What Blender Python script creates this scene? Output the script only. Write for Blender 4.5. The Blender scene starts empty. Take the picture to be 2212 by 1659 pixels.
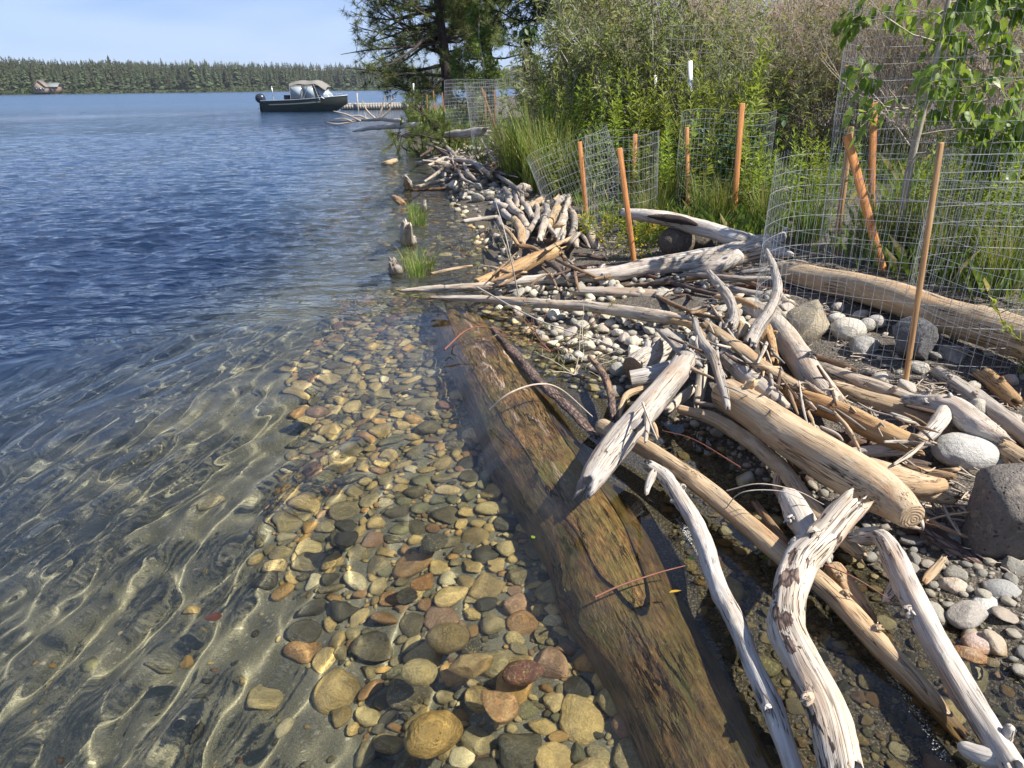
import bpy, bmesh, math, random
import numpy as np
from mathutils import Vector, Matrix

random.seed(7)
RNG = np.random.default_rng(7)
sc = bpy.context.scene
COL = sc.collection
R = math.radians

# ------------------------------------------------------------------ camera
CAM_H = 1.6
PITCH = 23.2          # degrees below the horizontal
ROLL = -0.5
FOV = 73.0
cam = bpy.data.cameras.new('camera')
cam_o = bpy.data.objects.new('camera', cam)
COL.objects.link(cam_o)
cam.sensor_fit = 'HORIZONTAL'
cam.angle = R(FOV)
cam.clip_start = 0.05
cam.clip_end = 9000
cam_o.location = (0, 0, CAM_H)
cam_o.rotation_mode = 'XYZ'
CM = Matrix.Rotation(R(90 - PITCH), 3, 'X') @ Matrix.Rotation(R(ROLL), 3, 'Z')
cam_o.rotation_euler = CM.to_euler('XYZ')
sc.camera = cam_o

# ------------------------------------------------------------------ sky and sun
SUN_EL, SUN_AZ = 50.0, -20.0       # azimuth measured from +x towards +y (the lake is at -x, inland at +x)
world = bpy.data.worlds.new('World')
sc.world = world
world.use_nodes = True
wn, wl = world.node_tree.nodes, world.node_tree.links
sky = wn.new('ShaderNodeTexSky')
sky.sky_type = 'NISHITA'
sky.sun_disc = False
sky.sun_elevation = R(SUN_EL)
sky.sun_rotation = R(90 - SUN_AZ)
sky.altitude = 600
sky.air_density = 1.0
sky.dust_density = 0.15
sky.ozone_density = 5.0
wtc = wn.new('ShaderNodeTexCoord')
wmap = wn.new('ShaderNodeMapping')
wmap.inputs['Scale'].default_value = (1.0, 1.0, 4.2)
wmap.inputs['Rotation'].default_value = (0.18, 0.12, 0.5)
wl.new(wtc.outputs['Generated'], wmap.inputs['Vector'])
wno = wn.new('ShaderNodeTexNoise')
wno.inputs['Scale'].default_value = 2.0
wno.inputs['Detail'].default_value = 3
wno.inputs['Roughness'].default_value = 0.5
wno.inputs['Distortion'].default_value = 0.4
wl.new(wmap.outputs[0], wno.inputs['Vector'])
wra = wn.new('ShaderNodeValToRGB')
wra.color_ramp.elements[0].position = 0.39
wra.color_ramp.elements[0].color = (0, 0, 0, 1)
wra.color_ramp.elements[1].position = 0.62
wra.color_ramp.elements[1].color = (0.6, 0.6, 0.6, 1)
wl.new(wno.outputs['Fac'], wra.inputs['Fac'])
wmx = wn.new('ShaderNodeMixRGB')
wmx.inputs['Color2'].default_value = (8.6, 9.4, 11.6, 1)
wl.new(wra.outputs['Color'], wmx.inputs['Fac'])
wl.new(sky.outputs['Color'], wmx.inputs['Color1'])
wtint = wn.new('ShaderNodeMixRGB')
wtint.blend_type = 'MULTIPLY'
wtint.inputs['Fac'].default_value = 1
wtint.inputs['Color2'].default_value = (.83, .93, 1.15, 1)
wl.new(wmx.outputs['Color'], wtint.inputs['Color1'])
wl.new(wtint.outputs['Color'], wn['Background'].inputs['Color'])
wn['Background'].inputs['Strength'].default_value = 0.050

sun = bpy.data.lights.new('sun', 'SUN')
sun.energy = 5.0
sun.angle = R(0.5)
sun.color = (1.0, 0.94, 0.84)
sun.cycles.is_caustics_light = True      # sunlight is refracted into real caustics on the lake bed
sun_o = bpy.data.objects.new('sun', sun)
COL.objects.link(sun_o)
SUN_DIR = Vector((math.cos(R(SUN_EL)) * math.cos(R(SUN_AZ)), math.cos(R(SUN_EL)) * math.sin(R(SUN_AZ)), math.sin(R(SUN_EL))))
sun_o.rotation_euler = SUN_DIR.to_track_quat('Z', 'Y').to_euler()

sc.view_settings.view_transform = 'Standard'
sc.view_settings.look = 'None'
sc.view_settings.gamma = 1
sc.view_settings.use_curve_mapping = False
sc.view_settings.exposure = 1.02
sc.cycles.use_denoising = True
sc.cycles.max_bounces = 8
sc.cycles.transparent_max_bounces = 12
sc.cycles.transmission_bounces = 5
sc.cycles.sample_clamp_indirect = 6
sc.cycles.use_adaptive_sampling = True
sc.cycles.adaptive_threshold = 0.015

# ------------------------------------------------------------------ measuring: photograph pixel (2212 x 1659) -> point of the place
FPX = 1106 / math.tan(R(FOV / 2))
CMN = np.array(CM)
C0 = np.array((0, 0, CAM_H))
def ray(u, v):
    d = CMN @ np.array(((u - 1106) / FPX, (829.5 - v) / FPX, -1.0))
    return d
def G(u, v, z=0.0):                      # on the horizontal plane z
    d = ray(u, v)
    t = (z - CAM_H) / d[2]
    return C0 + d * t
def D(u, v, y):                          # at the forward distance y
    d = ray(u, v)
    return C0 + d * (y / d[1])
def depth(p):
    return float(-(CMN.T @ (np.asarray(p) - C0))[2])
def proj(P):
    q = (np.asarray(P) - C0) @ CMN
    return np.stack([1106 + FPX * q[..., 0] / -q[..., 2], 829.5 - FPX * q[..., 1] / -q[..., 2]], -1), -q[..., 2]
def px(w, p):                            # width in photograph pixels at point p -> metres
    return w * depth(p) / FPX

# ------------------------------------------------------------------ noise in numpy
def _hash(i, j, k):
    n = (i * 374761393 + j * 668265263 + k * 1440662683) & 0xFFFFFFFF
    n = ((n ^ (n >> 13)) * 1274126177) & 0xFFFFFFFF
    return ((n ^ (n >> 16)) & 0xFFFF) / 65535.0
def vnoise(P):
    P = np.asarray(P, float)
    I = np.floor(P).astype(np.int64)
    f = P - I
    f = f * f * (3 - 2 * f)
    r = 0
    for a in (0, 1):
        for b in (0, 1):
            for c in (0, 1):
                w = (f[..., 0] if a else 1 - f[..., 0]) * (f[..., 1] if b else 1 - f[..., 1]) * (f[..., 2] if c else 1 - f[..., 2])
                r = r + w * _hash(I[..., 0] + a, I[..., 1] + b, I[..., 2] + c)
    return r * 2 - 1
def fbm(P, o=4):
    P = np.asarray(P, float); r = 0; a = 1.0
    for k in range(o):
        r = r + a * vnoise(P * (2 ** k) + 17.3 * k); a *= .5
    return r
def sstep(a, b, x):
    t = np.clip((np.asarray(x, float) - a) / (b - a), 0, 1)
    return t * t * (3 - 2 * t)

# ------------------------------------------------------------------ mesh and object helpers
def mesh(name, V, F, mats=(), smooth=True, attrs=None, midx=None):
    """F: list of (n,k) integer arrays"""
    m = bpy.data.meshes.new(name)
    V = np.asarray(V, np.float32)
    if not isinstance(F, list): F = [F]
    F = [np.asarray(f, np.int32) for f in F if len(f)]
    m.vertices.add(len(V)); m.vertices.foreach_set('co', V.ravel())
    nl = sum(f.size for f in F); npoly = sum(len(f) for f in F)
    m.loops.add(nl); m.polygons.add(npoly)
    m.loops.foreach_set('vertex_index', np.concatenate([f.ravel() for f in F]))
    tot = np.concatenate([np.full(len(f), f.shape[1], np.int32) for f in F])
    st = np.concatenate([[0], np.cumsum(tot)[:-1]]).astype(np.int32)
    m.polygons.foreach_set('loop_start', st)
    if smooth: m.polygons.foreach_set('use_smooth', np.ones(npoly, bool))
    for mt in (mats if isinstance(mats, (list, tuple)) else [mats]): m.materials.append(mt)
    if midx is not None: m.polygons.foreach_set('material_index', np.asarray(midx, np.int32))
    for k, a in (attrs or {}).items():
        a = np.asarray(a, np.float32)
        if a.ndim == 1:
            at = m.attributes.new(k, 'FLOAT', 'POINT'); at.data.foreach_set('value', a)
        else:
            at = m.attributes.new(k, 'FLOAT_VECTOR', 'POINT'); at.data.foreach_set('vector', a.ravel())
    m.update(calc_edges=True)
    return m
def ob(name, data, parent=None, loc=None, rot=None, scale=None, wet=False):
    o = bpy.data.objects.new(name, data)
    COL.objects.link(o)
    if parent is not None: o.parent = parent
    if loc is not None: o.location = loc
    if rot is not None: o.rotation_euler = rot
    if scale is not None: o.scale = scale if hasattr(scale, '__len__') else (scale,) * 3
    if wet: o.cycles.is_caustics_receiver = True
    return o
def tag(o, label, cat, group=None):
    o['label'] = label; o['category'] = cat
    if group: o['group'] = group
    return o
def thing(name, label, cat, group=None, loc=(0, 0, 0), rot=(0, 0, 0)):
    o = ob(name, None, None, loc, rot); o.empty_display_size = .1
    return tag(o, label, cat, group)
def kind(o, k):
    o['kind'] = k
    return o
def merge(parts):
    """parts: list of (V, F list) -> V, F"""
    Vs, Fs, n = [], {}, 0
    for V, F in parts:
        if not isinstance(F, list): F = [F]
        for f in F:
            f = np.asarray(f)
            if len(f): Fs.setdefault(f.shape[1], []).append(f + n)
        Vs.append(np.asarray(V)); n += len(V)
    return np.concatenate(Vs), [np.concatenate(x) for x in Fs.values()]
def box(cx, cy, cz, sx, sy, sz):
    V = np.array([[x, y, z] for z in (-.5, .5) for y in (-.5, .5) for x in (-.5, .5)]) * (sx, sy, sz) + (cx, cy, cz)
    F = np.array([[0, 2, 3, 1], [4, 5, 7, 6], [0, 1, 5, 4], [2, 6, 7, 3], [0, 4, 6, 2], [1, 3, 7, 5]])
    return V, [F]
def spline(P, n):
    P = np.asarray(P, float)
    if len(P) == 2:
        t = np.linspace(0, 1, n)[:, None]; return P[0] * (1 - t) + P[1] * t
    Q = np.vstack([2 * P[0] - P[1], P, 2 * P[-1] - P[-2]])
    seg = np.linalg.norm(np.diff(P[:, :min(3, P.shape[1])], axis=0), axis=1)
    cum = np.concatenate([[0], np.cumsum(seg)]); t = np.linspace(0, cum[-1], n)
    i = np.clip(np.searchsorted(cum, t, 'right') - 1, 0, len(P) - 2)
    f = ((t - cum[i]) / np.maximum(seg[i], 1e-9))[:, None]
    p0, p1, p2, p3 = Q[i], Q[i + 1], Q[i + 2], Q[i + 3]
    return .5 * (2 * p1 + (p2 - p0) * f + (2 * p0 - 5 * p1 + 4 * p2 - p3) * f ** 2 + (3 * p1 - p0 - 3 * p2 + p3) * f ** 3)
def frames(P):
    T = np.gradient(P, axis=0); T /= np.maximum(np.linalg.norm(T, axis=1, keepdims=True), 1e-9)
    N = np.zeros_like(P)
    a = np.array((0, 0, 1.0)) if abs(T[0][2]) < .9 else np.array((1.0, 0, 0))
    n = a - T[0] * (a @ T[0])
    for i in range(len(P)):
        n = n - T[i] * (n @ T[i]); n /= max(np.linalg.norm(n), 1e-9); N[i] = n
    return T, N, np.cross(T, N)
def ptube(P, rad, seg=4, cap=False):
    P = np.asarray(P, float); rad = np.broadcast_to(np.asarray(rad, float), (len(P),))
    T, N, B = frames(P)
    a = np.linspace(0, 2 * np.pi, seg, endpoint=False)
    V = P[:, None] + rad[:, None, None] * (np.cos(a)[None, :, None] * N[:, None] + np.sin(a)[None, :, None] * B[:, None])
    n = len(P); i = np.arange(n * seg).reshape(n, seg); j = np.roll(i, -1, 1)
    F = np.stack([i[:-1], j[:-1], j[1:], i[1:]], -1).reshape(-1, 4)
    V = V.reshape(-1, 3)
    if cap:
        V = np.vstack([V, P[0], P[-1]]); c0, c1 = n * seg, n * seg + 1
        F2 = np.vstack([np.stack([np.full(seg, c0), j[0], i[0]], -1), np.stack([np.full(seg, c1), i[-1], j[-1]], -1)])
        return V, [F, F2]
    return V, [F]

# ------------------------------------------------------------------ material helpers
def mat(name):
    m = bpy.data.materials.new(name); m.use_nodes = True
    nt = m.node_tree
    return m, nt, nt.nodes['Principled BSDF']
class NB:
    def __init__(s, nt): s.nt = nt
    def n(s, t, **kw):
        x = s.nt.nodes.new(t)
        for k, v in kw.items(): setattr(x, k, v)
        return x
    def l(s, a, b): s.nt.links.new(a, b)
    def set(s, sock, v):
        if hasattr(v, 'links') or hasattr(v, 'is_linked'): s.l(v, sock)
        else: sock.default_value = v
    def noise(s, vec, scale, detail=3, rough=.55, dist=0.0, out='Fac'):
        x = s.n('ShaderNodeTexNoise')
        if vec is not None: s.l(vec, x.inputs['Vector'])
        x.inputs['Scale'].default_value = scale; x.inputs['Detail'].default_value = detail
        x.inputs['Roughness'].default_value = rough; x.inputs['Distortion'].default_value = dist
        return x.outputs[out]
    def vor(s, vec, scale, feat='F1', out='Distance', rnd=1.0):
        x = s.n('ShaderNodeTexVoronoi', feature=feat)
        if vec is not None: s.l(vec, x.inputs['Vector'])
        x.inputs['Scale'].default_value = scale; x.inputs['Randomness'].default_value = rnd
        return x.outputs[out]
    def ramp(s, fac, stops, interp='LINEAR'):
        x = s.n('ShaderNodeValToRGB'); cr = x.color_ramp; cr.interpolation = interp
        while len(cr.elements) < len(stops): cr.elements.new(.5)
        for e, (p, c) in zip(cr.elements, stops):
            e.position = p
            e.color = (c, c, c, 1) if not hasattr(c, '__len__') else (*c[:3], 1)
        s.l(fac, x.inputs['Fac'])
        return x.outputs['Color']
    def mix(s, fac, a, b, mode='MIX'):
        x = s.n('ShaderNodeMixRGB', blend_type=mode)
        s.set(x.inputs['Fac'], fac)
        for k, v in (('Color1', a), ('Color2', b)):
            if hasattr(v, '__len__') and not hasattr(v, 'links'): v = (*v[:3], 1)
            s.set(x.inputs[k], v)
        return x.outputs['Color']
    def math(s, op, a, b=0.0, c=0.0, clamp=False):
        x = s.n('ShaderNodeMath', operation=op, use_clamp=clamp)
        for i, v in enumerate((a, b, c)): s.set(x.inputs[i], v)
        return x.outputs[0]
    def mapr(s, v, a, b, c=0.0, d=1.0):
        x = s.n('ShaderNodeMapRange'); s.set(x.inputs[0], v)
        for i, k in enumerate((a, b, c, d)): x.inputs[i + 1].default_value = k
        return x.outputs[0]
    def vscale(s, v, sc_):
        x = s.n('ShaderNodeMapping'); s.l(v, x.inputs['Vector']); x.inputs['Scale'].default_value = sc_
        return x.outputs[0]
    def vadd(s, a, b):
        x = s.n('ShaderNodeVectorMath', operation='ADD'); s.l(a, x.inputs[0]); s.l(b, x.inputs[1]); return x.outputs[0]
    def attr(s, name, out='Vector'):
        x = s.n('ShaderNodeAttribute'); x.attribute_name = name; return x.outputs[out]
    def bump(s, h, strength, dist=.01, normal=None):
        x = s.n('ShaderNodeBump'); s.l(h, x.inputs['Height'])
        s.set(x.inputs['Strength'], strength); x.inputs['Distance'].default_value = dist
        if normal is not None: s.l(normal, x.inputs['Normal'])
        return x.outputs[0]
    def hsv(s, col, h=.5, sa=1.0, v=1.0):
        x = s.n('ShaderNodeHueSaturation'); s.set(x.inputs['Hue'], h); s.set(x.inputs['Saturation'], sa); s.set(x.inputs['Value'], v)
        s.l(col, x.inputs['Color']); return x.outputs[0]
# ------------------------------------------------------------------ materials
def wood_material(name, dry=True):
    """weathered driftwood: grain runs along the vector attribute 'gr' (r cos, r sin, length); object colour tints, alpha = amount of bark left"""
    m, nt, P = mat(name); b = NB(nt)
    oi = b.n('ShaderNodeObjectInfo')
    off = b.n('ShaderNodeCombineXYZ'); b.l(b.math('MULTIPLY', oi.outputs['Random'], 31.0), off.inputs[0]); b.l(b.math('MULTIPLY', oi.outputs['Random'], 17.0), off.inputs[2])
    g = b.vadd(b.attr('gr'), off.outputs[0])
    fine = b.noise(b.vscale(g, (150, 150, 5)), 1, 3, .65)
    mid = b.noise(b.vscale(g, (42, 42, 2.2)), 1, 4, .6, .5)
    blot = b.noise(b.vscale(g, (9, 9, 3.0)), 1, 3, .6, .6)
    crk = b.noise(b.vscale(g, (70, 70, 1.4)), 1, 3, .5, .25)
    crack = b.ramp(b.math('ABSOLUTE', b.math('SUBTRACT', crk, .5)), [(0.0, 1.0), (.009, .8), (.018, 0.0)])
    crack = b.math('MULTIPLY', crack, b.ramp(b.noise(b.vscale(g, (6, 6, 4)), 1, 2), [(.44, 0), (.56, .95)]))
    specks = b.ramp(b.vor(b.vscale(g, (70, 70, 28)), 1), [(.0, 1), (.10, .8), (.16, 0)])
    specks = b.math('MULTIPLY', specks, b.ramp(b.noise(b.vscale(g, (12, 12, 5)), 1, 2), [(.5, 0), (.62, .8)]))
    base = oi.outputs['Color']
    c = b.mix(b.ramp(mid, [(.28, .55), (.6, 0)]), base, b.mix(1.0, base, (.66, .60, .55), 'MULTIPLY'))
    c = b.mix(b.ramp(blot, [(.42, 0), (.7, .75)]), c, b.mix(1.0, base, (.90, .98, 1.12), 'MULTIPLY'))
    c = b.mix(b.ramp(b.noise(b.vscale(g, (14, 14, 2.4)), 1, 3), [(.5, 0), (.72, .65)]), c, b.mix(1.0, base, (.78, .52, .34), 'MULTIPLY'))
    c = b.mix(b.ramp(fine, [(.36, .5), (.56, 0)]), c, b.mix(1.0, base, (.52, .46, .41), 'MULTIPLY'))
    c = b.mix(specks, c, (.10, .065, .045))
    dirt = b.ramp(b.noise(b.vscale(g, (20, 20, 8)), 1, 5, .7, .3), [(.52, 0), (.66, .55)])
    c = b.mix(dirt, c, b.mix(1.0, base, (.60, .52, .45), 'MULTIPLY'))
    c = b.mix(crack, c, (.045, .032, .024))
    # bark remains
    bk = b.noise(b.vscale(g, (13, 13, 5.0)), 1, 4, .6, .4)
    bmask = b.n('ShaderNodeMath', operation='GREATER_THAN'); b.l(bk, bmask.inputs[0]); b.l(b.math('SUBTRACT', .80, b.math('MULTIPLY', oi.outputs['Alpha'], .5)), bmask.inputs[1])
    bfl = b.vor(b.vscale(g, (60, 60, 22)), 1, 'DISTANCE_TO_EDGE')
    bcol = b.mix(b.ramp(bfl, [(0, 0), (.25, 1)]), (.045, .030, .025), b.mix(b.noise(b.vscale(g, (30, 30, 12)), 1, 2), (.13, .085, .065), (.26, .19, .155)))
    c = b.mix(bmask.outputs[0], c, bcol)
    # water line: wet wood is darker and smoother
    pos = b.n('ShaderNodeNewGeometry').outputs['Position']
    sx = b.n('ShaderNodeSeparateXYZ'); b.l(pos, sx.inputs[0])
    wz = b.math('ADD', sx.outputs[2], b.math('MULTIPLY', b.math('SUBTRACT', blot, .5), .05))
    wet = b.mapr(wz, .012, .032, 1.0, 0.0)
    c = b.mix(b.math('MULTIPLY', wet, .85), c, b.mix(1.0, c, (.50, .40, .27), 'MULTIPLY'))
    b.l(c, P.inputs['Base Color'])
    b.l(b.mapr(wet, 0, 1, .82, .28), P.inputs['Roughness'])
    P.inputs['Specular IOR Level'].default_value = .3
    h = b.math('SUBTRACT', b.math('ADD', b.math('MULTIPLY', fine, .35), b.math('MULTIPLY', mid, .8)), b.math('MULTIPLY', crack, 1.6))
    h = b.math('ADD', h, b.math('MULTIPLY', bmask.outputs[0], b.math('ADD', .8, bfl)))
    b.l(b.bump(h, .9, .006), P.inputs['Normal'])
    return m
M_WOOD = wood_material('driftwood')

def cut_material():
    m, nt, P = mat('sawn_wood_end'); b = NB(nt)
    oi = b.n('ShaderNodeObjectInfo')
    g = b.attr('gr')
    d = b.n('ShaderNodeVectorMath', operation='LENGTH'); b.l(b.vadd(g, b.vscale(b.noise(g, 20, 3, out='Color'), (.02, .02, 0))), d.inputs[0])
    rings = b.math('SINE', b.math('MULTIPLY', d.outputs['Value'], 620.0))
    sep = b.n('ShaderNodeSeparateXYZ'); b.l(g, sep.inputs[0])
    ang = b.math('ARCTAN2', sep.outputs[1], sep.outputs[0])
    cv = b.n('ShaderNodeCombineXYZ'); b.l(b.math('MULTIPLY', ang, 3.2), cv.inputs[0]); b.l(b.math('MULTIPLY', d.outputs['Value'], 6.0), cv.inputs[1])
    rad = b.ramp(b.noise(cv.outputs[0], 2.0, 2), [(.36, 1), (.385, 0)])
    base = oi.outputs['Color']
    c = b.mix(b.mapr(rings, -1, 1, 0, .38), base, b.mix(1.0, base, (.62, .52, .42), 'MULTIPLY'))
    c = b.mix(b.ramp(b.noise(g, 60, 3), [(.4, .5), (.6, 0)]), c, b.mix(1.0, base, (.5, .45, .4), 'MULTIPLY'))
    c = b.mix(rad, c, (.06, .04, .03))
    b.l(c, P.inputs['Base Color']); P.inputs['Roughness'].default_value = .85
    b.l(b.bump(b.math('SUBTRACT', b.math('MULTIPLY', rings, .3), rad), .6, .004), P.inputs['Normal'])
    return m
M_CUT = cut_material()

def sunken_material():
    m, nt, P = mat('waterlogged_log'); b = NB(nt)
    g = b.attr('gr')
    pos = b.n('ShaderNodeNewGeometry').outputs['Position']
    sx = b.n('ShaderNodeSeparateXYZ'); b.l(pos, sx.inputs[0])
    mid = b.noise(b.vscale(g, (30, 30, 9.0)), 1, 6, .70, .2)
    fine = b.noise(b.vscale(g, (120, 120, 14)), 1, 4, .65)
    blot = b.noise(b.vscale(g, (7, 7, 4.5)), 1, 5, .65, .4)
    c = b.ramp(mid, [(.28, (.030, .018, .009)), (.45, (.115, .066, .024)), (.58, (.21, .12, .040)), (.75, (.30, .185, .07))])
    c = b.mix(b.ramp(blot, [(.42, 0), (.62, .8)]), c, b.mix(mid, (.055, .045, .014), (.20, .155, .045)))
    alg = b.ramp(b.noise(b.vscale(g, (10, 10, 3.5)), 1, 5, .65, .5), [(.52, 0), (.66, .8)])
    c = b.mix(alg, c, (.10, .095, .022))
    crk = b.noise(b.vscale(g, (24, 24, 2.6)), 1, 5, .62, .5)
    crack = b.ramp(b.math('ABSOLUTE', b.math('SUBTRACT', crk, .5)), [(0.0, 1.0), (.012, .8), (.028, 0.0)])
    crack = b.math('MULTIPLY', crack, b.ramp(b.noise(b.vscale(g, (5, 5, 3)), 1, 3), [(.45, 0), (.58, 1)]))
    c = b.mix(crack, c, (.016, .011, .006))
    # dry bleached scars on the part that stands out of the water
    up = b.mapr(sx.outputs[2], .012, .05, 0, 1)
    scar = b.ramp(b.noise(b.vscale(g, (13, 13, 3.5)), 1, 5, .65, .6), [(.57, 0), (.64, 1)])
    scar = b.math('MULTIPLY', scar, up)
    c = b.mix(scar, c, b.mix(fine, (.42, .30, .21), (.60, .46, .36)))
    dm = b.math('MULTIPLY', up, b.ramp(b.noise(b.vscale(g, (8, 8, 3)), 1, 4), [(.52, 0), (.6, .9)]))
    c = b.mix(dm, c, (.07, .045, .035))
    c = b.mix(b.ramp(fine, [(.38, .8), (.56, 0)]), c, b.mix(1.0, c, (.35, .31, .27), 'MULTIPLY'))
    b.l(c, P.inputs['Base Color'])
    b.l(b.mapr(scar, 0, 1, .34, .85), P.inputs['Roughness'])
    h = b.math('SUBTRACT', b.math('ADD', b.math('MULTIPLY', mid, .9), b.math('MULTIPLY', fine, .3)), b.math('MULTIPLY', crack, 1.5))
    b.l(b.bump(h, 1.0, .016), P.inputs['Normal'])
    return m
M_SUNKEN = sunken_material()

def stone_material(name, joined):
    """colour from the object (or from the 'col' attribute of a joined mass); 'rc' = the stone's own coordinates"""
    m, nt, P = mat(name); b = NB(nt)
    if joined:
        base = b.attr('col'); v = b.attr('rc')
        rnd = b.attr('rnd', 'Fac')
    else:
        oi = b.n('ShaderNodeObjectInfo'); base = oi.outputs['Color']; rnd = oi.outputs['Random']
        off = b.n('ShaderNodeCombineXYZ')
        for i, k in enumerate((13.0, 29.0, 47.0)): b.l(b.math('MULTIPLY', rnd, k), off.inputs[i])
        v = b.vadd(b.attr('rc'), off.outputs[0])
    n1 = b.noise(v, 1.6, 4, .6, .4)
    n2 = b.noise(v, 7.0, 4, .65)
    n3 = b.noise(v, 38.0, 2, .6)
    c = b.mix(b.ramp(n1, [(.35, .8), (.65, 0)]), base, b.mix(1.0, base, (.58, .56, .55), 'MULTIPLY'))
    c = b.mix(b.ramp(n2, [(.45, 0), (.7, .7)]), c, b.mix(1.0, base, (1.35, 1.28, 1.1), 'MULTIPLY'))
    ban = b.math('SINE', b.math('ADD', b.math('MULTIPLY', b.noise(b.vscale(v, (.5, .5, 2.2)), 1.2, 3, .5, .3), 42.0), 0.0))
    bm = b.math('MULTIPLY', b.mapr(ban, .55, 1, 0, .55), b.math('GREATER_THAN', b.math('FRACT', b.math('MULTIPLY', rnd, 7.31)), .62))
    c = b.mix(bm, c, b.mix(1.0, base, (1.7, 1.6, 1.4), 'MULTIPLY'))
    crust = b.math('MULTIPLY', b.ramp(b.noise(v, 4.5, 5, .7, .8), [(.54, 0), (.6, 1)]), b.math('GREATER_THAN', b.math('FRACT', b.math('MULTIPLY', rnd, 23.7)), .70))
    c = b.mix(b.math('MULTIPLY', crust, .7), c, (.40, .36, .22))
    c = b.mix(b.ramp(n3, [(.33, .65), (.46, 0)]), c, b.mix(1.0, c, (.35, .33, .32), 'MULTIPLY'))
    c = b.mix(b.ramp(b.noise(v, 60, 2, .5), [(.60, 0), (.70, .5)]), c, b.mix(1.0, c, (1.5, 1.5, 1.45), 'MULTIPLY'))
    pos = b.n('ShaderNodeNewGeometry').outputs['Position']
    sx = b.n('ShaderNodeSeparateXYZ'); b.l(pos, sx.inputs[0])
    wet = b.mapr(b.math('ADD', sx.outputs[2], b.math('MULTIPLY', n2, .02)), .018, .034, 1, 0)
    c = b.mix(wet, b.mix(.42, c, (.50, .47, .41)), b.mix(1.0, c, (.94, .85, .61), 'MULTIPLY'))      # dry stones are paler; the water's yellow tint is put into the wet ones' colour
    b.l(c, P.inputs['Base Color'])
    b.l(b.mapr(wet, 0, 1, .8, .42), P.inputs['Roughness'])
    h = b.math('ADD', b.math('MULTIPLY', n2, 1.0), b.math('MULTIPLY', n3, .35))
    b.l(b.bump(h, .55, .02), P.inputs['Normal'])
    return m
M_STONE = stone_material('stone', False)
M_STONES = stone_material('stones', True)

def basalt_material():
    m, nt, P = mat('vesicular_rock'); b = NB(nt)
    oi = b.n('ShaderNodeObjectInfo'); base = oi.outputs['Color']
    v = b.attr('rc')
    n1 = b.noise(v, 2.0, 5, .65, .3); n2 = b.noise(v, 14, 4, .7)
    pit = b.ramp(b.vor(b.vadd(v, b.vscale(b.noise(v, 6, 2, out='Color'), (.15, .15, .15))), 8.5), [(.0, 1), (.13, .9), (.22, 0)])
    pit = b.math('MULTIPLY', pit, b.ramp(b.noise(v, 2.4, 2), [(.42, 0), (.55, 1)]))
    c = b.mix(b.ramp(n1, [(.3, .8), (.65, 0)]), base, b.mix(1.0, base, (.6, .6, .62), 'MULTIPLY'))
    c = b.mix(b.ramp(n2, [(.5, 0), (.72, .7)]), c, b.mix(1.0, base, (1.5, 1.42, 1.3), 'MULTIPLY'))
    c = b.mix(b.ramp(b.noise(v, 45, 2), [(.36, .5), (.5, 0)]), c, b.mix(1.0, base, (.45, .43, .42), 'MULTIPLY'))
    lich = b.ramp(b.noise(v, 3.2, 5, .7, .6), [(.58, 0), (.64, .6)])
    c = b.mix(lich, c, b.mix(1.0, base, (1.7, 1.65, 1.5), 'MULTIPLY'))
    c = b.mix(pit, c, b.mix(1.0, base, (.3, .28, .27), 'MULTIPLY'))
    b.l(c, P.inputs['Base Color']); P.inputs['Roughness'].default_value = .88
    b.l(b.bump(b.math('SUBTRACT', b.math('ADD', n1, b.math('MULTIPLY', n2, .6)), b.math('MULTIPLY', pit, 1.4)), .9, .03), P.inputs['Normal'])
    return m
M_BASALT = basalt_material()

def bed_material():
    m, nt, P = mat('lake_sand'); b = NB(nt)
    pos = b.n('ShaderNodeNewGeometry').outputs['Position']
    sx = b.n('ShaderNodeSeparateXYZ'); b.l(pos, sx.inputs[0])
    big = b.noise(pos, 1.3, 4, .6, .5); mid = b.noise(pos, 9, 4, .6)
    gr = b.noise(pos, 210, 2, .6); gv = b.vor(pos, 95, 'F1', 'Color')
    gs = b.n('ShaderNodeSeparateXYZ'); b.l(gv, gs.inputs[0])
    c = b.mix(big, (.120, .114, .076), (.178, .166, .108))
    c = b.mix(b.ramp(mid, [(.4, 0), (.7, .35)]), c, (.19, .172, .112))
    c = b.mix(b.ramp(gr, [(.36, .45), (.5, 0)]), c, (.06, .055, .04))
    c = b.mix(b.ramp(gr, [(.55, 0), (.68, .45)]), c, (.32, .285, .19))
    c = b.mix(b.ramp(gs.outputs[0], [(.90, 0), (.93, .6)], 'LINEAR'), c, b.mix(gs.outputs[1], (.06, .055, .05), (.42, .38, .28)))
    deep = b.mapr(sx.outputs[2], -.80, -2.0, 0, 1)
    c = b.mix(deep, c, (.045, .11, .21))       # the water body's blue, absorption and scatter, painted onto the deep bed
    dry = b.mapr(b.math('ADD', sx.outputs[2], b.math('MULTIPLY', mid, .03)), .03, .08, 0, 1)
    c = b.mix(dry, c, b.mix(mid, (.16, .145, .125), (.27, .245, .21)))
    b.l(c, P.inputs['Base Color']); P.inputs['Roughness'].default_value = .75
    b.l(b.bump(b.math('ADD', b.math('MULTIPLY', mid, 1.0), b.math('MULTIPLY', gr, .25)), .6, .02), P.inputs['Normal'])
    return m
M_BED = bed_material()

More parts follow.
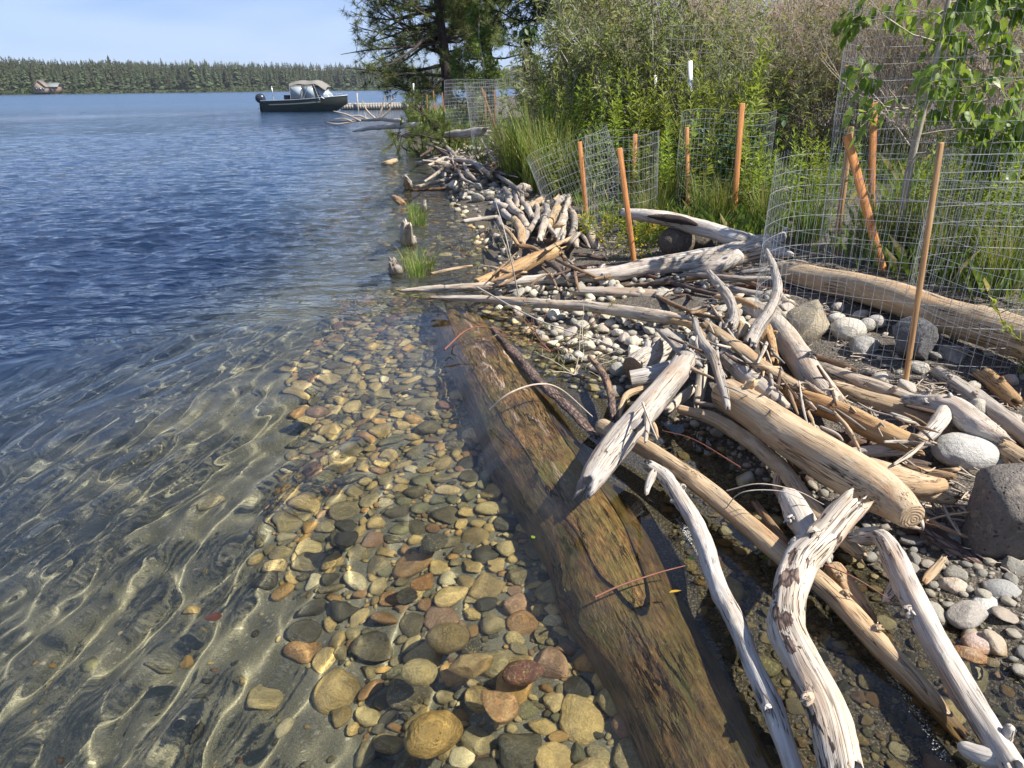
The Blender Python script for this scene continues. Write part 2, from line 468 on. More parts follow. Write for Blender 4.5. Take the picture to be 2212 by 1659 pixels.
def ground_material():
    m, nt, P = mat('bank_soil'); b = NB(nt)
    pos = b.n('ShaderNodeNewGeometry').outputs['Position']
    sx = b.n('ShaderNodeSeparateXYZ'); b.l(pos, sx.inputs[0])
    big = b.noise(pos, 1.1, 4, .6, .5); mid = b.noise(pos, 12, 4, .65); gr = b.noise(pos, 120, 2, .6)
    c = b.mix(big, (.050, .040, .030), (.105, .088, .068))
    c = b.mix(b.ramp(mid, [(.5, 0), (.7, .7)]), c, (.17, .15, .12))
    c = b.mix(b.ramp(gr, [(.38, .8), (.52, 0)]), c, (.03, .025, .02))
    c = b.mix(b.ramp(gr, [(.56, 0), (.68, .7)]), c, (.33, .30, .25))
    wet = b.mapr(b.math('ADD', sx.outputs[2], b.math('MULTIPLY', mid, .03)), .03, .07, 1, 0)
    c = b.mix(wet, c, b.mix(b.ramp(gr, [(.5, 0), (.65, 1)]), (.045, .037, .024), (.17, .14, .09)))
    b.l(c, P.inputs['Base Color']); P.inputs['Roughness'].default_value = .85
    b.l(b.bump(b.math('ADD', mid, b.math('MULTIPLY', gr, .4)), .8, .025), P.inputs['Normal'])
    return m
M_GROUND = ground_material()

def water_material(name, far, rough=.06, bs=.75):
    m, nt, P = mat(name); b = NB(nt)
    P.inputs['Base Color'].default_value = (.96, .98, .88, 1) if not far else (.86, .94, .92, 1)
    P.inputs['Roughness'].default_value = 0.0 if not far else rough
    P.inputs['IOR'].default_value = 1.333
    P.inputs['Transmission Weight'].default_value = 1.0
    if far:
        pos = b.n('ShaderNodeNewGeometry').outputs['Position']
        ln = b.n('ShaderNodeVectorMath', operation='LENGTH'); b.l(pos, ln.inputs[0])
        b.l(b.mapr(ln.outputs['Value'], 12, 120, .03, .20), P.inputs['Roughness'])      # unresolved ripples of the open lake
        mp = b.n('ShaderNodeMapping'); b.l(pos, mp.inputs['Vector']); mp.inputs['Rotation'].default_value = (0, 0, R(15)); mp.inputs['Scale'].default_value = (.5, 1.0, 1)
        h = b.math('ADD', b.math('MULTIPLY', b.noise(mp.outputs[0], 5.0, 3, .6, .3), .55), b.math('MULTIPLY', b.noise(mp.outputs[0], 1.3, 3, .55, .2), 1.0))
        b.l(b.bump(h, bs, .16), P.inputs['Normal'])
    return m
M_WATER = water_material('lake_water', False)
M_WATERFAR = water_material('open_lake_water', True, .04, .75)

def leaf_material(name, c1, c2, trans=.45, rough=.55, c3=None):
    m, nt, P = mat(name); b = NB(nt)
    r = b.attr('rnd', 'Fac')
    c = b.mix(r, c1, c2)
    if c3: c = b.mix(b.ramp(r, [(.86, 0), (.92, 1)]), c, c3)
    oi = b.n('ShaderNodeObjectInfo')
    c = b.hsv(c, b.mapr(oi.outputs['Random'], 0, 1, .475, .515), 1.0, b.mapr(oi.outputs['Random'], 0, 1, .70, 1.2))
    b.l(c, P.inputs['Base Color']); P.inputs['Roughness'].default_value = rough
    P.inputs['Specular IOR Level'].default_value = .35
    t = b.n('ShaderNodeBsdfTranslucent'); b.l(b.mix(1.0, c, (1.15, 1.12, .62), 'MULTIPLY'), t.inputs['Color'])
    mx = b.n('ShaderNodeMixShader'); mx.inputs[0].default_value = trans
    b.l(P.outputs[0], mx.inputs[1]); b.l(t.outputs[0], mx.inputs[2])
    b.l(mx.outputs[0], nt.nodes['Material Output'].inputs['Surface'])
    return m
def plain(name, col, rough=.6, metal=0.0, var=.25, scale=8.0, bump=.2, coord='Object'):
    m, nt, P = mat(name); b = NB(nt)
    tc = b.n('ShaderNodeTexCoord')
    n = b.noise(tc.outputs[coord], scale, 4, .6)
    c = b.mix(b.ramp(n, [(.3, 1), (.7, 0)]), col, tuple(x * (1 - var) for x in col))
    c = b.mix(b.ramp(b.noise(tc.outputs[coord], scale * 5, 3), [(.55, 0), (.75, .6)]), c, tuple(min(1, x * (1 + var)) for x in col))
    b.l(c, P.inputs['Base Color']); P.inputs['Roughness'].default_value = rough; P.inputs['Metallic'].default_value = metal
    if bump: b.l(b.bump(n, bump, .01), P.inputs['Normal'])
    return m
L_GOLD = leaf_material('goldenrod_leaf', (.13, .20, .035), (.34, .41, .085), .45)
L_GRASS = leaf_material('grass_blade', (.09, .15, .028), (.23, .30, .07), .4, .5, (.42, .36, .17))
L_WILLOW = leaf_material('willow_leaf', (.17, .20, .09), (.32, .34, .18), .4)
L_OLIVE = leaf_material('shrub_leaf_olive', (.19, .19, .07), (.34, .30, .12), .35, .6, (.46, .32, .10))
L_ORANGE = leaf_material('shrub_leaf_rust', (.24, .19, .06), (.46, .29, .09), .35)
L_DARK = leaf_material('round_leaf_dark', (.03, .075, .022), (.055, .13, .035), .3, .45)
L_ASPEN = leaf_material('aspen_leaf', (.10, .17, .028), (.26, .34, .07), .5, .4)
L_BIRCH = leaf_material('sapling_leaf', (.09, .17, .03), (.18, .28, .06), .45)
L_PINE = leaf_material('pine_needle', (.045, .080, .024), (.21, .255, .065), .4, .55)
L_PINESHADED = leaf_material('pine_needle_shaded', (.02, .04, .013), (.05, .07, .022), .25, .55)  # shade on the overhanging pine put into its needle colour
L_DEAD = leaf_material('dead_needle', (.25, .12, .05), (.40, .22, .11), .25, .7)
L_FAR = leaf_material('far_conifer', (.040, .060, .028), (.10, .125, .055), .2, .8)
L_FARBUSH = leaf_material('far_bush', (.045, .075, .022), (.095, .13, .042), .2, .8)
L_YELLOW = leaf_material('yellowing_leaf', (.16, .22, .03), (.30, .30, .03), .45, .5, (.70, .52, .02))
M_TWIG = plain('dry_twig', (.50, .41, .32), .8, 0, .35, 6)
M_TWIGGREY = plain('grey_twig', (.44, .40, .35), .8, 0, .35, 6)
M_TWIGRED = plain('red_twig', (.20, .075, .045), .7, 0, .3, 6)
M_STEM = plain('green_stem', (.15, .17, .06), .7, 0, .3, 6)
M_PINEBARK = plain('pine_bark', (.045, .032, .026), .9, 0, .45, 5, .8)
M_SAPBARK = plain('sapling_bark', (.40, .35, .26), .8, 0, .35, 14, .4)
M_WIRE = plain('galvanised_wire', (.36, .38, .40), .5, .3, .15, 30, 0)
M_FARTRUNK = plain('far_trunk', (.12, .08, .06), .9, 0, .2, 1, 0)
def stake_material():
    m, nt, P = mat('cedar_stake'); b = NB(nt)
    oi = b.n('ShaderNodeObjectInfo')
    tc = b.n('ShaderNodeTexCoord')
    g = b.noise(b.vscale(tc.outputs['Object'], (90, 90, 4)), 1, 3, .6, .3)
    c = b.mix(b.ramp(g, [(.38, .9), (.58, 0)]), oi.outputs['Color'], b.mix(1.0, oi.outputs['Color'], (.50, .42, .36), 'MULTIPLY'))
    c = b.mix(b.ramp(b.noise(tc.outputs['Object'], 7, 3), [(.5, 0), (.75, .6)]), c, b.mix(1.0, oi.outputs['Color'], (.75, .68, .62), 'MULTIPLY'))
    b.l(c, P.inputs['Base Color']); P.inputs['Roughness'].default_value = .75
    b.l(b.bump(g, .5, .003), P.inputs['Normal'])
    return m
M_STAKE = stake_material()
# ------------------------------------------------------------------ terrain: lake bed, beach and bank
EDGE_Y = [-3, 0, 1.2, 2.4, 3.7, 5.1, 6.5, 8.3, 13, 20, 30, 45, 60, 75, 120]
EDGE_X = [1.0, .77, .56, .31, -.02, -.36, -.95, -1.22, -2.0, -3.1, -4.6, -7.2, -9.5, -10, 30]
SHORE_Y = [-3, 0, 1, 2, 3, 4, 5, 6, 7, 8.3, 10, 13, 17, 25, 45, 60, 75, 120]
SHORE_X = [1.6, 1.5, 1.45, 1.35, 1.0, .42, .05, -.12, -.3, -.45, -.72, -1.25, -2.0, -3.7, -6.3, -8.4, -8.6, 32]
def edge_x(y): return np.interp(y, EDGE_Y, EDGE_X)
def shore_x(y): return np.interp(y, SHORE_Y, SHORE_X)
def terrain(x, y, bumps=True):
    x = np.asarray(x, float); y = np.asarray(y, float)
    t = x - edge_x(y); s = x - shore_x(y)
    zl = np.interp(t, [-300, -60, -40, -20, -10, -6, -4, -2.5, -1.5, -.9, -.45, -.2, .1], [-9, -9, -8, -6.0, -3.6, -2.1, -1.35, -.90, -.60, -.44, -.32, -.26, -.12])
    zl = zl * (1 + 1.1 * sstep(3.0, 9.5, y) * sstep(0, 1.0, -t))
    w = np.maximum(shore_x(y) - edge_x(y), .2)
    q = np.clip(t / w, 0, 1)
    zp = np.interp(q, [0, .1, .5, .85, 1], [-.14, -.11, -.075, -.045, 0.0])
    zr = np.interp(s, [0, .15, .5, 1, 2, 4, 10, 30, 80], [0, .035, .08, .15, .30, .55, 1.0, 2.2, 4])
    z = np.where(t < 0, zl, np.where(s < 0, zp, zr))
    if bumps:
        P = np.stack([x, y, x * 0], -1)
        z = z + .012 * fbm(P * 3.0, 3) + .02 * fbm(P * .8, 2)
    return z
PC = np.array((0, -.8))
def polar(r0, r1, ratio, a0, a1, na):
    nr = int(math.log(r1 / r0) / math.log(ratio)) + 2
    r = r0 * ratio ** np.arange(nr); a = np.linspace(R(a0), R(a1), na)
    RR, A = np.meshgrid(r, a, indexing='ij')
    X = PC[0] + RR * np.sin(A); Y = PC[1] + RR * np.cos(A)
    i = np.arange(nr * na).reshape(nr, na)
    F = np.stack([i[:-1, :-1], i[:-1, 1:], i[1:, 1:], i[1:, :-1]], -1).reshape(-1, 4)
    return X, Y, RR, F
X, Y, RR, F = polar(.35, 75, 1.012, -100, 100, 330)
Z = terrain(X, Y)
V = np.stack([X, Y, Z], -1).reshape(-1, 3)
cx = V[F].mean(1); inland = (cx[:, 0] - edge_x(cx[:, 1])) > 0
def submesh(V, F):
    u, inv = np.unique(F, return_inverse=True); return V[u], inv.reshape(F.shape)
v, f = submesh(V, F[~inland])
X2, Y2, R2, F2 = polar(75, 1500, 1.12, -100, 100, 60)
Vb, Fb = merge([(v, f), (np.stack([X2, Y2, X2 * 0 - 9.2], -1).reshape(-1, 3), F2)])
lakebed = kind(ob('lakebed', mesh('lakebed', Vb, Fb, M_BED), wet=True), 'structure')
v, f = submesh(V, F[inland])
bank = kind(ob('bank', mesh('bank', v, f, M_GROUND), wet=True), 'structure')

# ------------------------------------------------------------------ water: wind waves as real geometry
WAVES = []
wr = np.random.default_rng(11)
for k in range(44):
    lam = .17 * (4.5 ** wr.random()) if k < 34 else wr.uniform(1.2, 3.0)
    ang = R(-14) + wr.normal(0, .27) if k % 6 else wr.uniform(0, 6.28)
    WAVES.append((lam, ang, wr.uniform(0, 6.28), wr.uniform(.6, 1.3), 0))
for k in range(46):       # the open lake: chop running down the lake towards the viewer
    lam = .14 * (4.0 ** wr.random()) if k < 44 else wr.uniform(.9, 1.6)
    WAVES.append((lam, R(-66) + wr.normal(0, .72), wr.uniform(0, 6.28), wr.uniform(.6, 1.3), 1))
def waves(X, Y, spacing):
    t = X - edge_x(Y)
    calm = np.interp(t, [-5, -2.2, -1.2, -.5, -.1, .1, 3], [.85, .64, .46, .27, .18, .10, .08])
    open_ = np.interp(t, [-20, -5, -1.5, -.5, 0, .4, 3], [1.45, 1.4, 1.2, .85, .45, .2, .1])
    calm = calm + (open_ - calm) * sstep(3.2, 8.5, Y)
    # a slow warp keeps the crests short and uneven
    P = np.stack([X, Y, X * 0], -1)
    wx = .10 * fbm(P * .9, 2); wy = .10 * fbm(P * .9 + 40, 2)
    gust = .75 + .45 * vnoise(P * np.array((.35, .22, 1)) + 9)
    Z = np.zeros_like(X)
    far_ = sstep(3.2, 8.5, np.hypot(X, Y))
    for lam, a, ph, am, st in WAVES:
        k = 2 * math.pi / lam
        res = np.clip((lam / spacing - 3) / 3, 0, 1)
        slope = .034 * am * (lam / .3) ** -.25
        arg = k * ((X + wx) * math.cos(a) + (Y + wy) * math.sin(a)) + ph
        s = np.sin(arg)
        Z += (far_ if st else 1 - .8 * far_) * slope / k * res * (s - .36 * np.cos(2 * arg))
    return Z * calm * gust
X, Y, RR, F = polar(.45, 70, 1.0047, -84, 60, 560)
Z = waves(X, Y, RR * .0047)
Va = np.stack([X, Y, Z], -1).reshape(-1, 3)
c = Va[F].mean(1)
keep = (c[:, 0] - shore_x(c[:, 1])) < .45
fi = F[keep]
mi = (np.hypot(c[keep, 0] - PC[0], c[keep, 1] - PC[1])); mi = (mi > 6).astype(int)
v, f = submesh(Va, fi)
X2, Y2, R2, F2 = polar(69.9, 1400, 1.06, -88, 62, 120)
V2 = np.stack([X2, Y2, X2 * 0 - .001], -1).reshape(-1, 3)
Vw, Fw = merge([(v, f), (V2, F2)])
water = kind(ob('lake_water', mesh('lake_water', Vw, Fw, [M_WATER, M_WATERFAR], midx=np.concatenate([mi, np.ones(len(F2), int)]))), 'structure')
water.cycles.is_caustics_caster = True

# ------------------------------------------------------------------ far shore and hills
def far_dist(u):        # how far the opposite shore lies along the photograph's column u
    return float(np.interp(u, [-1500, 0, 400, 800, 1200, 2600], [430, 520, 600, 720, 900, 1100]))
def far_point(u, d, z):
    r = ray(u, 189); n = r[:2] / np.hypot(r[0], r[1])
    return np.array((n[0] * d, n[1] * d, z))
us = np.arange(-1200, 2300, 25)
rows = [(-6, -1.0), (0, .15), (6, 1.2), (40, 2), (120, 5), (300, 14), (480, 27), (750, 41), (1100, 46), (1300, 36)]
V = []; nz = np.random.default_rng(3)
for (dd, z) in rows:
    for u in us:
        d = far_dist(u)
        zz = z + (0 if dd < 10 else vnoise(np.array([[u * .004, dd * .01, 2.2]]))[0] * z * .16)
        if dd >= 480: zz *= float(np.interp(u, [-1600, -100, 300, 500, 1000, 2700], [.62, .62, .80, .86, .86, .8]))
        V.append(far_point(u, d + dd, zz))
n = len(us); i = np.arange(len(V)).reshape(len(rows), n)
F = np.stack([i[:-1, :-1], i[:-1, 1:], i[1:, 1:], i[1:, :-1]], -1).reshape(-1, 4)
mh, nt, P = mat('dry_hillside'); b = NB(nt)
pos = b.n('ShaderNodeNewGeometry').outputs['Position']
nn = b.noise(pos, .02, 5, .6)
hz_ = b.n('ShaderNodeSeparateXYZ'); b.l(pos, hz_.inputs[0])
b.l(b.mix(b.math('MULTIPLY', b.ramp(nn, [(.42, 0), (.58, 1)]), b.mapr(hz_.outputs[2], 24, 34, 0, 1)), (.045, .058, .028), (.34, .29, .20)), P.inputs['Base Color']); P.inputs['Roughness'].default_value = .95
hill = kind(ob('far_hillside', mesh('far_hillside', np.array(V), F, mh)), 'structure')

# conifers of the far wood
def conifer(seed, n=170, h=1.0):
    r = np.random.default_rng(seed)
    base = r.uniform(.08, .26); wid = r.uniform(.14, .23); pw = r.uniform(.7, 1.3)
    q = r.random(n); z = base + (1 - base) * q
    rad = wid * (1 - q) ** pw * (.55 + .55 * r.random(n)) * (1 + .4 * vnoise(np.stack([q * 9, q * 0 + seed, q * 0], -1))) + .008
    a = r.uniform(0, 6.283, n)
    c = np.stack([np.cos(a) * rad * .25, np.sin(a) * rad * .25, z], -1)
    tip = np.stack([np.cos(a) * rad, np.sin(a) * rad, z - rad * .30], -1)
    side = np.stack([-np.sin(a), np.cos(a), a * 0], -1) * (rad * .42 + .006)[:, None]
    V = np.stack([c + (0, 0, .022), tip + side, tip - (0, 0, .022), tip - side], 1).reshape(-1, 3)
    k = np.arange(n) * 4
    F = np.stack([k, k + 1, k + 2, k + 3], -1)
    rn = np.repeat(np.clip(r.random(n) * .8 + .2 * q, 0, 1), 4)
    tv, tf = ptube([(0, 0, -.02), (0, 0, .5), (0, 0, 1.0)], [.011, .008, .002], 5)
    return V, F, rn, tv, tf
FARV = [conifer(s) for s in range(6)]
FARM = []
for s, (V, F, rn, tv, tf) in enumerate(FARV):
    VV, FF = merge([(V, F), (tv, tf)])
    FARM.append(mesh('far_conifer', VV, FF, [L_FAR, M_FARTRUNK], False, {'rnd': np.concatenate([rn, np.zeros(len(tv))])}, midx=[0] * len(F) + [1] * len(tf[0])))
fr = np.random.default_rng(21)
for k in range(230):
    u = -60 + 1110 * (k + fr.uniform(-.6, .6)) / 230
    d = far_dist(u) + fr.uniform(14, 60)
    h = fr.uniform(9, 19.5) * (1.2 if fr.random() < .12 else 1)
    p = far_point(u, d, np.interp(d - far_dist(u), [6, 40, 120], [1.2, 2, 5]) - .3)
    o = ob('conifer', FARM[fr.integers(6)], None, p, (fr.normal(0, .015), fr.normal(0, .015), fr.uniform(0, 6.28)), (h * fr.uniform(.85, 1.15), h * fr.uniform(.85, 1.15), h))
    tag(o, 'dark green conifer at the front of the wood along the far lake shore', 'tree', 'conifers along the far shore')
# the mass of the wood behind them
parts = []; rn_all = []; mi = []
for k in range(5600):
    u = fr.uniform(-700, 1500)
    if k < 3300: dd = fr.uniform(40, 150)
    elif k < 4600: dd = fr.uniform(150, 420)
    else: dd = fr.uniform(480, 1000)
    if dd > 480 and fr.random() < float(np.interp(u, [300, 420, 900], [.0, .15, .15])): continue
    d = far_dist(u) + dd; h = fr.uniform(10, 18.5) * (1 if dd < 300 else .8)
    p = far_point(u, d, np.interp(dd, [6, 40, 120, 300, 480, 750, 1100], [1.2, 2, 5, 14, 27, 41, 46]) * (1 if dd < 480 else float(np.interp(u, [-100, 300, 500], [.62, .80, .86]))) - .5)
    V, F, rn, tv, tf = FARV[k % 6]
    sub = slice(0, len(F)) if dd < 150 else slice(0, 60)
    F_ = F[sub]; V_ = V[:len(F_) * 4]
    a = fr.uniform(0, 6.28); Rm = np.array([[math.cos(a), -math.sin(a), 0], [math.sin(a), math.cos(a), 0], [0, 0, 1]])
    sxy = h * (1 if dd < 150 else 1.6)
    parts.append(((V_ * (sxy, sxy, h)) @ Rm.T + p, F_)); rn_all.append(rn[:len(V_)])
VV, FF = merge(parts)
o = ob('far_wood', mesh('far_wood', VV, FF, L_FAR, False, {'rnd': np.concatenate(rn_all)}))
kind(tag(o, 'dense dark conifer wood covering the far shore and hillside', 'wood'), 'stuff')
# bushes along the far water line
n = 9000
u = fr.uniform(-700, 1300, n); dd = fr.uniform(-2, 9, n); cl = .5 + .5 * vnoise(np.stack([u * .02, u * 0, u * 0 + 5], -1))
hh = (.8 + 2.8 * cl) * fr.random(n) * np.interp(u, [700, 800], [1, .35])
B = np.array([far_point(a, far_dist(a) + q, .3 + z) for a, q, z in zip(u, dd, hh)])
sz = fr.uniform(.5, 1.1, n)[:, None, None]
q = fr.normal(0, 1, (n, 4, 3)) * (1, 1, .7); V = (B[:, None] + q * sz * .8).reshape(-1, 3); k = np.arange(n) * 4
o = ob('shore_scrub', mesh('shore_scrub', V, np.stack([k, k + 1, k + 2, k + 3], -1), L_FARBUSH, False, {'rnd': np.repeat(fr.random(n), 4)}))
kind(tag(o, 'light green scrub along the far water line below the wood', 'scrub'), 'stuff')

# two lakeside houses at the far left
def house(u, d, w, dep, hw, hr, cw, cr, label, gable_front):
    p = far_point(u, d, 1.0); t = thing('lakeside_house', label, 'house', None, p, (0, 0, R(12)))
    mw = plain('house_wall_' + cw[0], cw[1], .8, 0, .15, .5, 0); mr = plain('house_roof_' + cr[0], cr[1], .7, 0, .15, .5, 0)
    if gable_front:
        V = [(-w / 2, -dep / 2, 0), (w / 2, -dep / 2, 0), (w / 2, -dep / 2, hw), (0, -dep / 2, hr), (-w / 2, -dep / 2, hw)]
    else:
        V = [(-w / 2, -dep / 2, 0), (w / 2, -dep / 2, 0), (w / 2, -dep / 2, hw), (-w / 2, -dep / 2, hw)]
    nV = len(V); V = np.array(V + [(a, -b_, c) for a, b_, c in V], float)
    F = [np.array([list(range(nV))]), np.array([list(range(2 * nV - 1, nV - 1, -1))]), np.array([[i, i + nV, (i + 1) % nV + nV, (i + 1) % nV] for i in range(nV)])]
    ob('wall', mesh('wall', V, F, mw, False), t)
    e = .5
    if gable_front:
        k = (hr - hw) / (w / 2)
        for s in (-1, 1):
            V = np.array([(0, -dep / 2 - e, hr + .05), (s * (w / 2 + e), -dep / 2 - e, hw - k * e + .05), (s * (w / 2 + e), dep / 2 + e, hw - k * e + .05), (0, dep / 2 + e, hr + .05)])
            V = np.vstack([V, V + (0, 0, .25)])
            ob('roof_slope', mesh('roof_slope', V, np.array([[0, 1, 2, 3], [7, 6, 5, 4], [0, 4, 5, 1], [1, 5, 6, 2], [2, 6, 7, 3], [3, 7, 4, 0]]), mr, False), t)
    else:
        for s in (-1, 1):
            V = np.array([(-w / 2 - e, 0, hr), (w / 2 + e, 0, hr), (w / 2 + e, s * (dep / 2 + e), hw - .2), (-w / 2 - e, s * (dep / 2 + e), hw - .2)])
            V = np.vstack([V, V + (0, 0, .25)])
            ob('roof_slope', mesh('roof_slope', V, np.array([[0, 1, 2, 3], [7, 6, 5, 4], [0, 4, 5, 1], [1, 5, 6, 2], [2, 6, 7, 3], [3, 7, 4, 0]]), mr, False), t)
    mg = plain('house_glass', (.05, .06, .08), .15, 0, .1, 1, 0)
    for wx in (-.28, .05, .3):
        V, F = box(wx * w, -dep / 2 - .04, hw * .55, w * .16, .1, hw * .38); ob('window', mesh('window', V, F, mg, False), t)
house(90, 530, 6.5, 7, 3.4, 6.6, ('tan', (.30, .24, .18)), ('brown', (.20, .16, .13)), 'tan gabled lakeside house at the left end of the far shore', True)
house(112, 534, 8.5, 7, 3.2, 5.2, ('brown', (.20, .12, .08)), ('green', (.17, .19, .18)), 'low brown lakeside house with a pale green roof on the far shore', False)
# ------------------------------------------------------------------ stones
def ico(sub):
    bm = bmesh.new(); bmesh.ops.create_icosphere(bm, subdivisions=sub, radius=1)
    V = np.array([v.co[:] for v in bm.verts]); F = np.array([[v.index for v in f.verts] for f in bm.faces]); bm.free()
    return V, F
ICO = {k: ico(k) for k in (1, 2, 3, 4)}
def rock_shape(seed, sub, sx=1, sy=.78, sz=.52, planes=6, cut=.75, nz=.07, nf=1.6, hard=.9):
    r = np.random.default_rng(seed)
    V, F = ICO[sub]; V = V.copy()
    for k in range(planes):
        n = r.normal(0, 1, 3); n /= np.linalg.norm(n)
        off = cut + r.uniform(-.12, .2)
        d = V @ n - off
        V -= np.outer(np.maximum(d, 0) * hard, n)
    L = np.linalg.norm(V, axis=1, keepdims=True)
    V = V * (1 + nz * fbm(V * nf + seed * 3.7, 3)[:, None] * 1.0)
    V = V * (sx, sy, sz)
    V /= np.abs(V[:, 0]).max()
    return V, F
PAL = [((.22, .205, .15), 6), ((.33, .27, .155), 5), ((.40, .33, .19), 5), ((.060, .062, .055), 5), ((.115, .110, .082), 5), ((.25, .165, .095), 3), ((.38, .34, .225), 5),
       ((.17, .105, .085), 1), ((.43, .37, .25), 2), ((.14, .15, .11), 3), ((.24, .17, .14), 2), ((.38, .26, .12), 3), ((.50, .49, .42), 1)]
PALC = np.array([c for c, w in PAL]) * 1.28; PALW = np.array([w for c, w in PAL], float); PALW /= PALW.sum()
NV = 22
STV = []
for s in range(NV):
    r = np.random.default_rng(100 + s)
    STV.append(dict(sx=1, sy=r.uniform(.55, .95), sz=r.uniform(.34, .72), planes=int(r.integers(5, 14)), cut=r.uniform(.48, .86), nz=r.uniform(.06, .15), hard=r.uniform(.8, 1.0)))
STM = []; STLOW = []
for s in range(NV):
    V, F = rock_shape(100 + s, 3, **STV[s]); STM.append(mesh('cobble', V, F, M_STONE, True, {'rc': V * 1.0}))
    STLOW.append({k: rock_shape(100 + s, k, **STV[s]) for k in (1, 2)})
def inpoly(u, v, poly):
    poly = np.asarray(poly, float); x0, y0 = poly[:, 0], poly[:, 1]; x1, y1 = np.roll(x0, -1), np.roll(y0, -1)
    u = np.atleast_1d(u)[:, None]; v = np.atleast_1d(v)[:, None]
    c = ((y0 > v) != (y1 > v)) & (u < (x1 - x0) * (v - y0) / (y1 - y0 + 1e-12) + x0)
    return c.sum(1) % 2 == 1
class Packer:
    def __init__(s, cell=.12): s.c = cell; s.g = {}
    def ok(s, x, y, r, f):
        i, j = int(x // s.c), int(y // s.c)
        for a in range(i - 2, i + 3):
            for b_ in range(j - 2, j + 3):
                for (X_, Y_, r_) in s.g.get((a, b_), ()):
                    if (x - X_) ** 2 + (y - Y_) ** 2 < (f * (r + r_)) ** 2: return False
        return True
    def add(s, x, y, r): s.g.setdefault((int(x // s.c), int(y // s.c)), []).append((x, y, r))
STONES = []      # x, y, z, r, variant, rot, colour, zone, bright
def scatter(poly, zone, xr, yr, n, rlo, rhi, pk, f=.80, lift=.25, app=.75, grey=0.0, dens=None, bright=1.0, seed=0):
    r = np.random.default_rng(500 + seed)
    x = r.uniform(*xr, n); y = r.uniform(*yr, n); z = terrain(x, y)
    za = np.where(z < 0, z * app, z)
    uv, _ = proj(np.stack([x, y, za], -1))
    ok = inpoly(uv[:, 0], uv[:, 1], poly)
    if dens is not None: ok &= r.random(n) < dens(uv[:, 0], uv[:, 1])
    for i in np.where(ok)[0]:
        rr = rlo * (rhi / rlo) ** (r.random() ** 1.5)
        if not pk.ok(x[i], y[i], rr, f): continue
        pk.add(x[i], y[i], rr)
        k = int(r.integers(NV))
        c = PALC[r.choice(len(PALC), p=PALW)] * r.uniform(.75, 1.25)
        g = c.mean(); c = c * (1 - grey) + np.array((g, g * .98, g * .94)) * 1.25 * grey
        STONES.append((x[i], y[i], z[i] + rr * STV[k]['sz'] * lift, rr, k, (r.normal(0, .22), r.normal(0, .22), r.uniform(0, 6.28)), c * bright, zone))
pk = Packer()
LOGX = lambda y: edge_x(y)
UNDER = [(830, 1700), (620, 1480), (560, 1330), (540, 1210), (620, 1080), (640, 980), (630, 880), (640, 780), (690, 690), (640, 610), (800, 590), (900, 620), (1000, 760), (1090, 1000), (1230, 1280), (1420, 1560), (1500, 1760), (1100, 1800)]
# large stones first, then gaps
dn = lambda u, v: np.where(v > 1330, np.interp(u, [640, 760, 860], [.01, .3, 1]), np.interp(u, [570, 650, 700], [.08, .6, 1]))
scatter(UNDER, 'bed', (-1.6, .5), (.9, 6.2), 4500, .060, .096, pk, .74, .12, dens=lambda u, v: dn(u, v) * np.where(v > 1250, 1, .45), seed=1)
scatter(UNDER, 'bed', (-1.6, .5), (.9, 6.2), 16000, .036, .062, pk, .66, .30, dens=dn, seed=2)
scatter(UNDER, 'bed', (-1.6, .5), (.9, 6.2), 16000, .014, .030, pk, .62, .5, dens=dn, seed=3)
# lone stones on the sand
LONE = [(0, 1100), (560, 1150), (640, 900), (900, 1700), (0, 1700)]
scatter(LONE, 'bed', (-1.9, .1), (.9, 3.6), 60, .028, .085, pk, 1.3, .1, seed=4)
scatter(LONE, 'bed', (-1.9, .1), (.9, 2.6), 420, .007, .020, pk, 1.2, .2, seed=5, dens=lambda u, v: np.interp(v, [1250, 1500], [.15, 1]) * np.interp(u, [0, 700], [.35, 1]))
# shallows further along the shore
SHAL = [(640, 610), (900, 620), (900, 540), (880, 470), (900, 400), (860, 360), (800, 360), (780, 450), (740, 540)]
scatter(SHAL, 'bed', (-3.5, -.3), (5.5, 18), 700, .05, .11, pk, .95, .2, seed=6)
# exposed cobbles between the logs
B1 = [(1040, 650), (1250, 655), (1500, 690), (1560, 640), (1700, 640), (1720, 700), (1560, 760), (1480, 800), (1380, 880), (1330, 900), (1240, 850), (1150, 800), (1060, 720)]
scatter(B1, 'beach', (-.6, 2.4), (3.2, 6.6), 3000, .042, .075, pk, .78, .55, 1.0, .35, bright=1.35, seed=7)
scatter(B1, 'beach', (-.6, 2.4), (3.2, 6.6), 5000, .022, .042, pk, .76, .8, 1.0, .35, bright=1.35, seed=8)
B2 = [(1080, 615), (1250, 600), (1560, 600), (1720, 630), (1500, 650), (1240, 650), (1050, 640)]
scatter(B2, 'beach', (-.8, 2.6), (5, 7.4), 2500, .03, .07, pk, .78, .6, 1.0, .35, bright=1.3, seed=9)
B3 = [(960, 375), (1060, 370), (1140, 410), (1200, 440), (1080, 480), (1060, 440), (1000, 430), (960, 400)]
scatter(B3, 'beach', (-3, 1), (8, 17), 2500, .05, .13, pk, .78, .6, 1.0, .4, bright=1.35, seed=10)
B7 = [(925, 330), (1060, 300), (1090, 380), (1000, 378), (950, 360)]
scatter(B7, 'beach', (-5, 1), (11, 30), 2500, .06, .15, pk, .8, .5, 1.0, .4, bright=1.3, seed=17)
B4 = [(900, 420), (1010, 420), (1080, 480), (1150, 560), (1060, 610), (920, 600), (900, 500)]
scatter(B4, 'beach', (-2.5, .6), (6, 13), 1300, .035, .085, pk, .95, .15, .8, 0, seed=11)
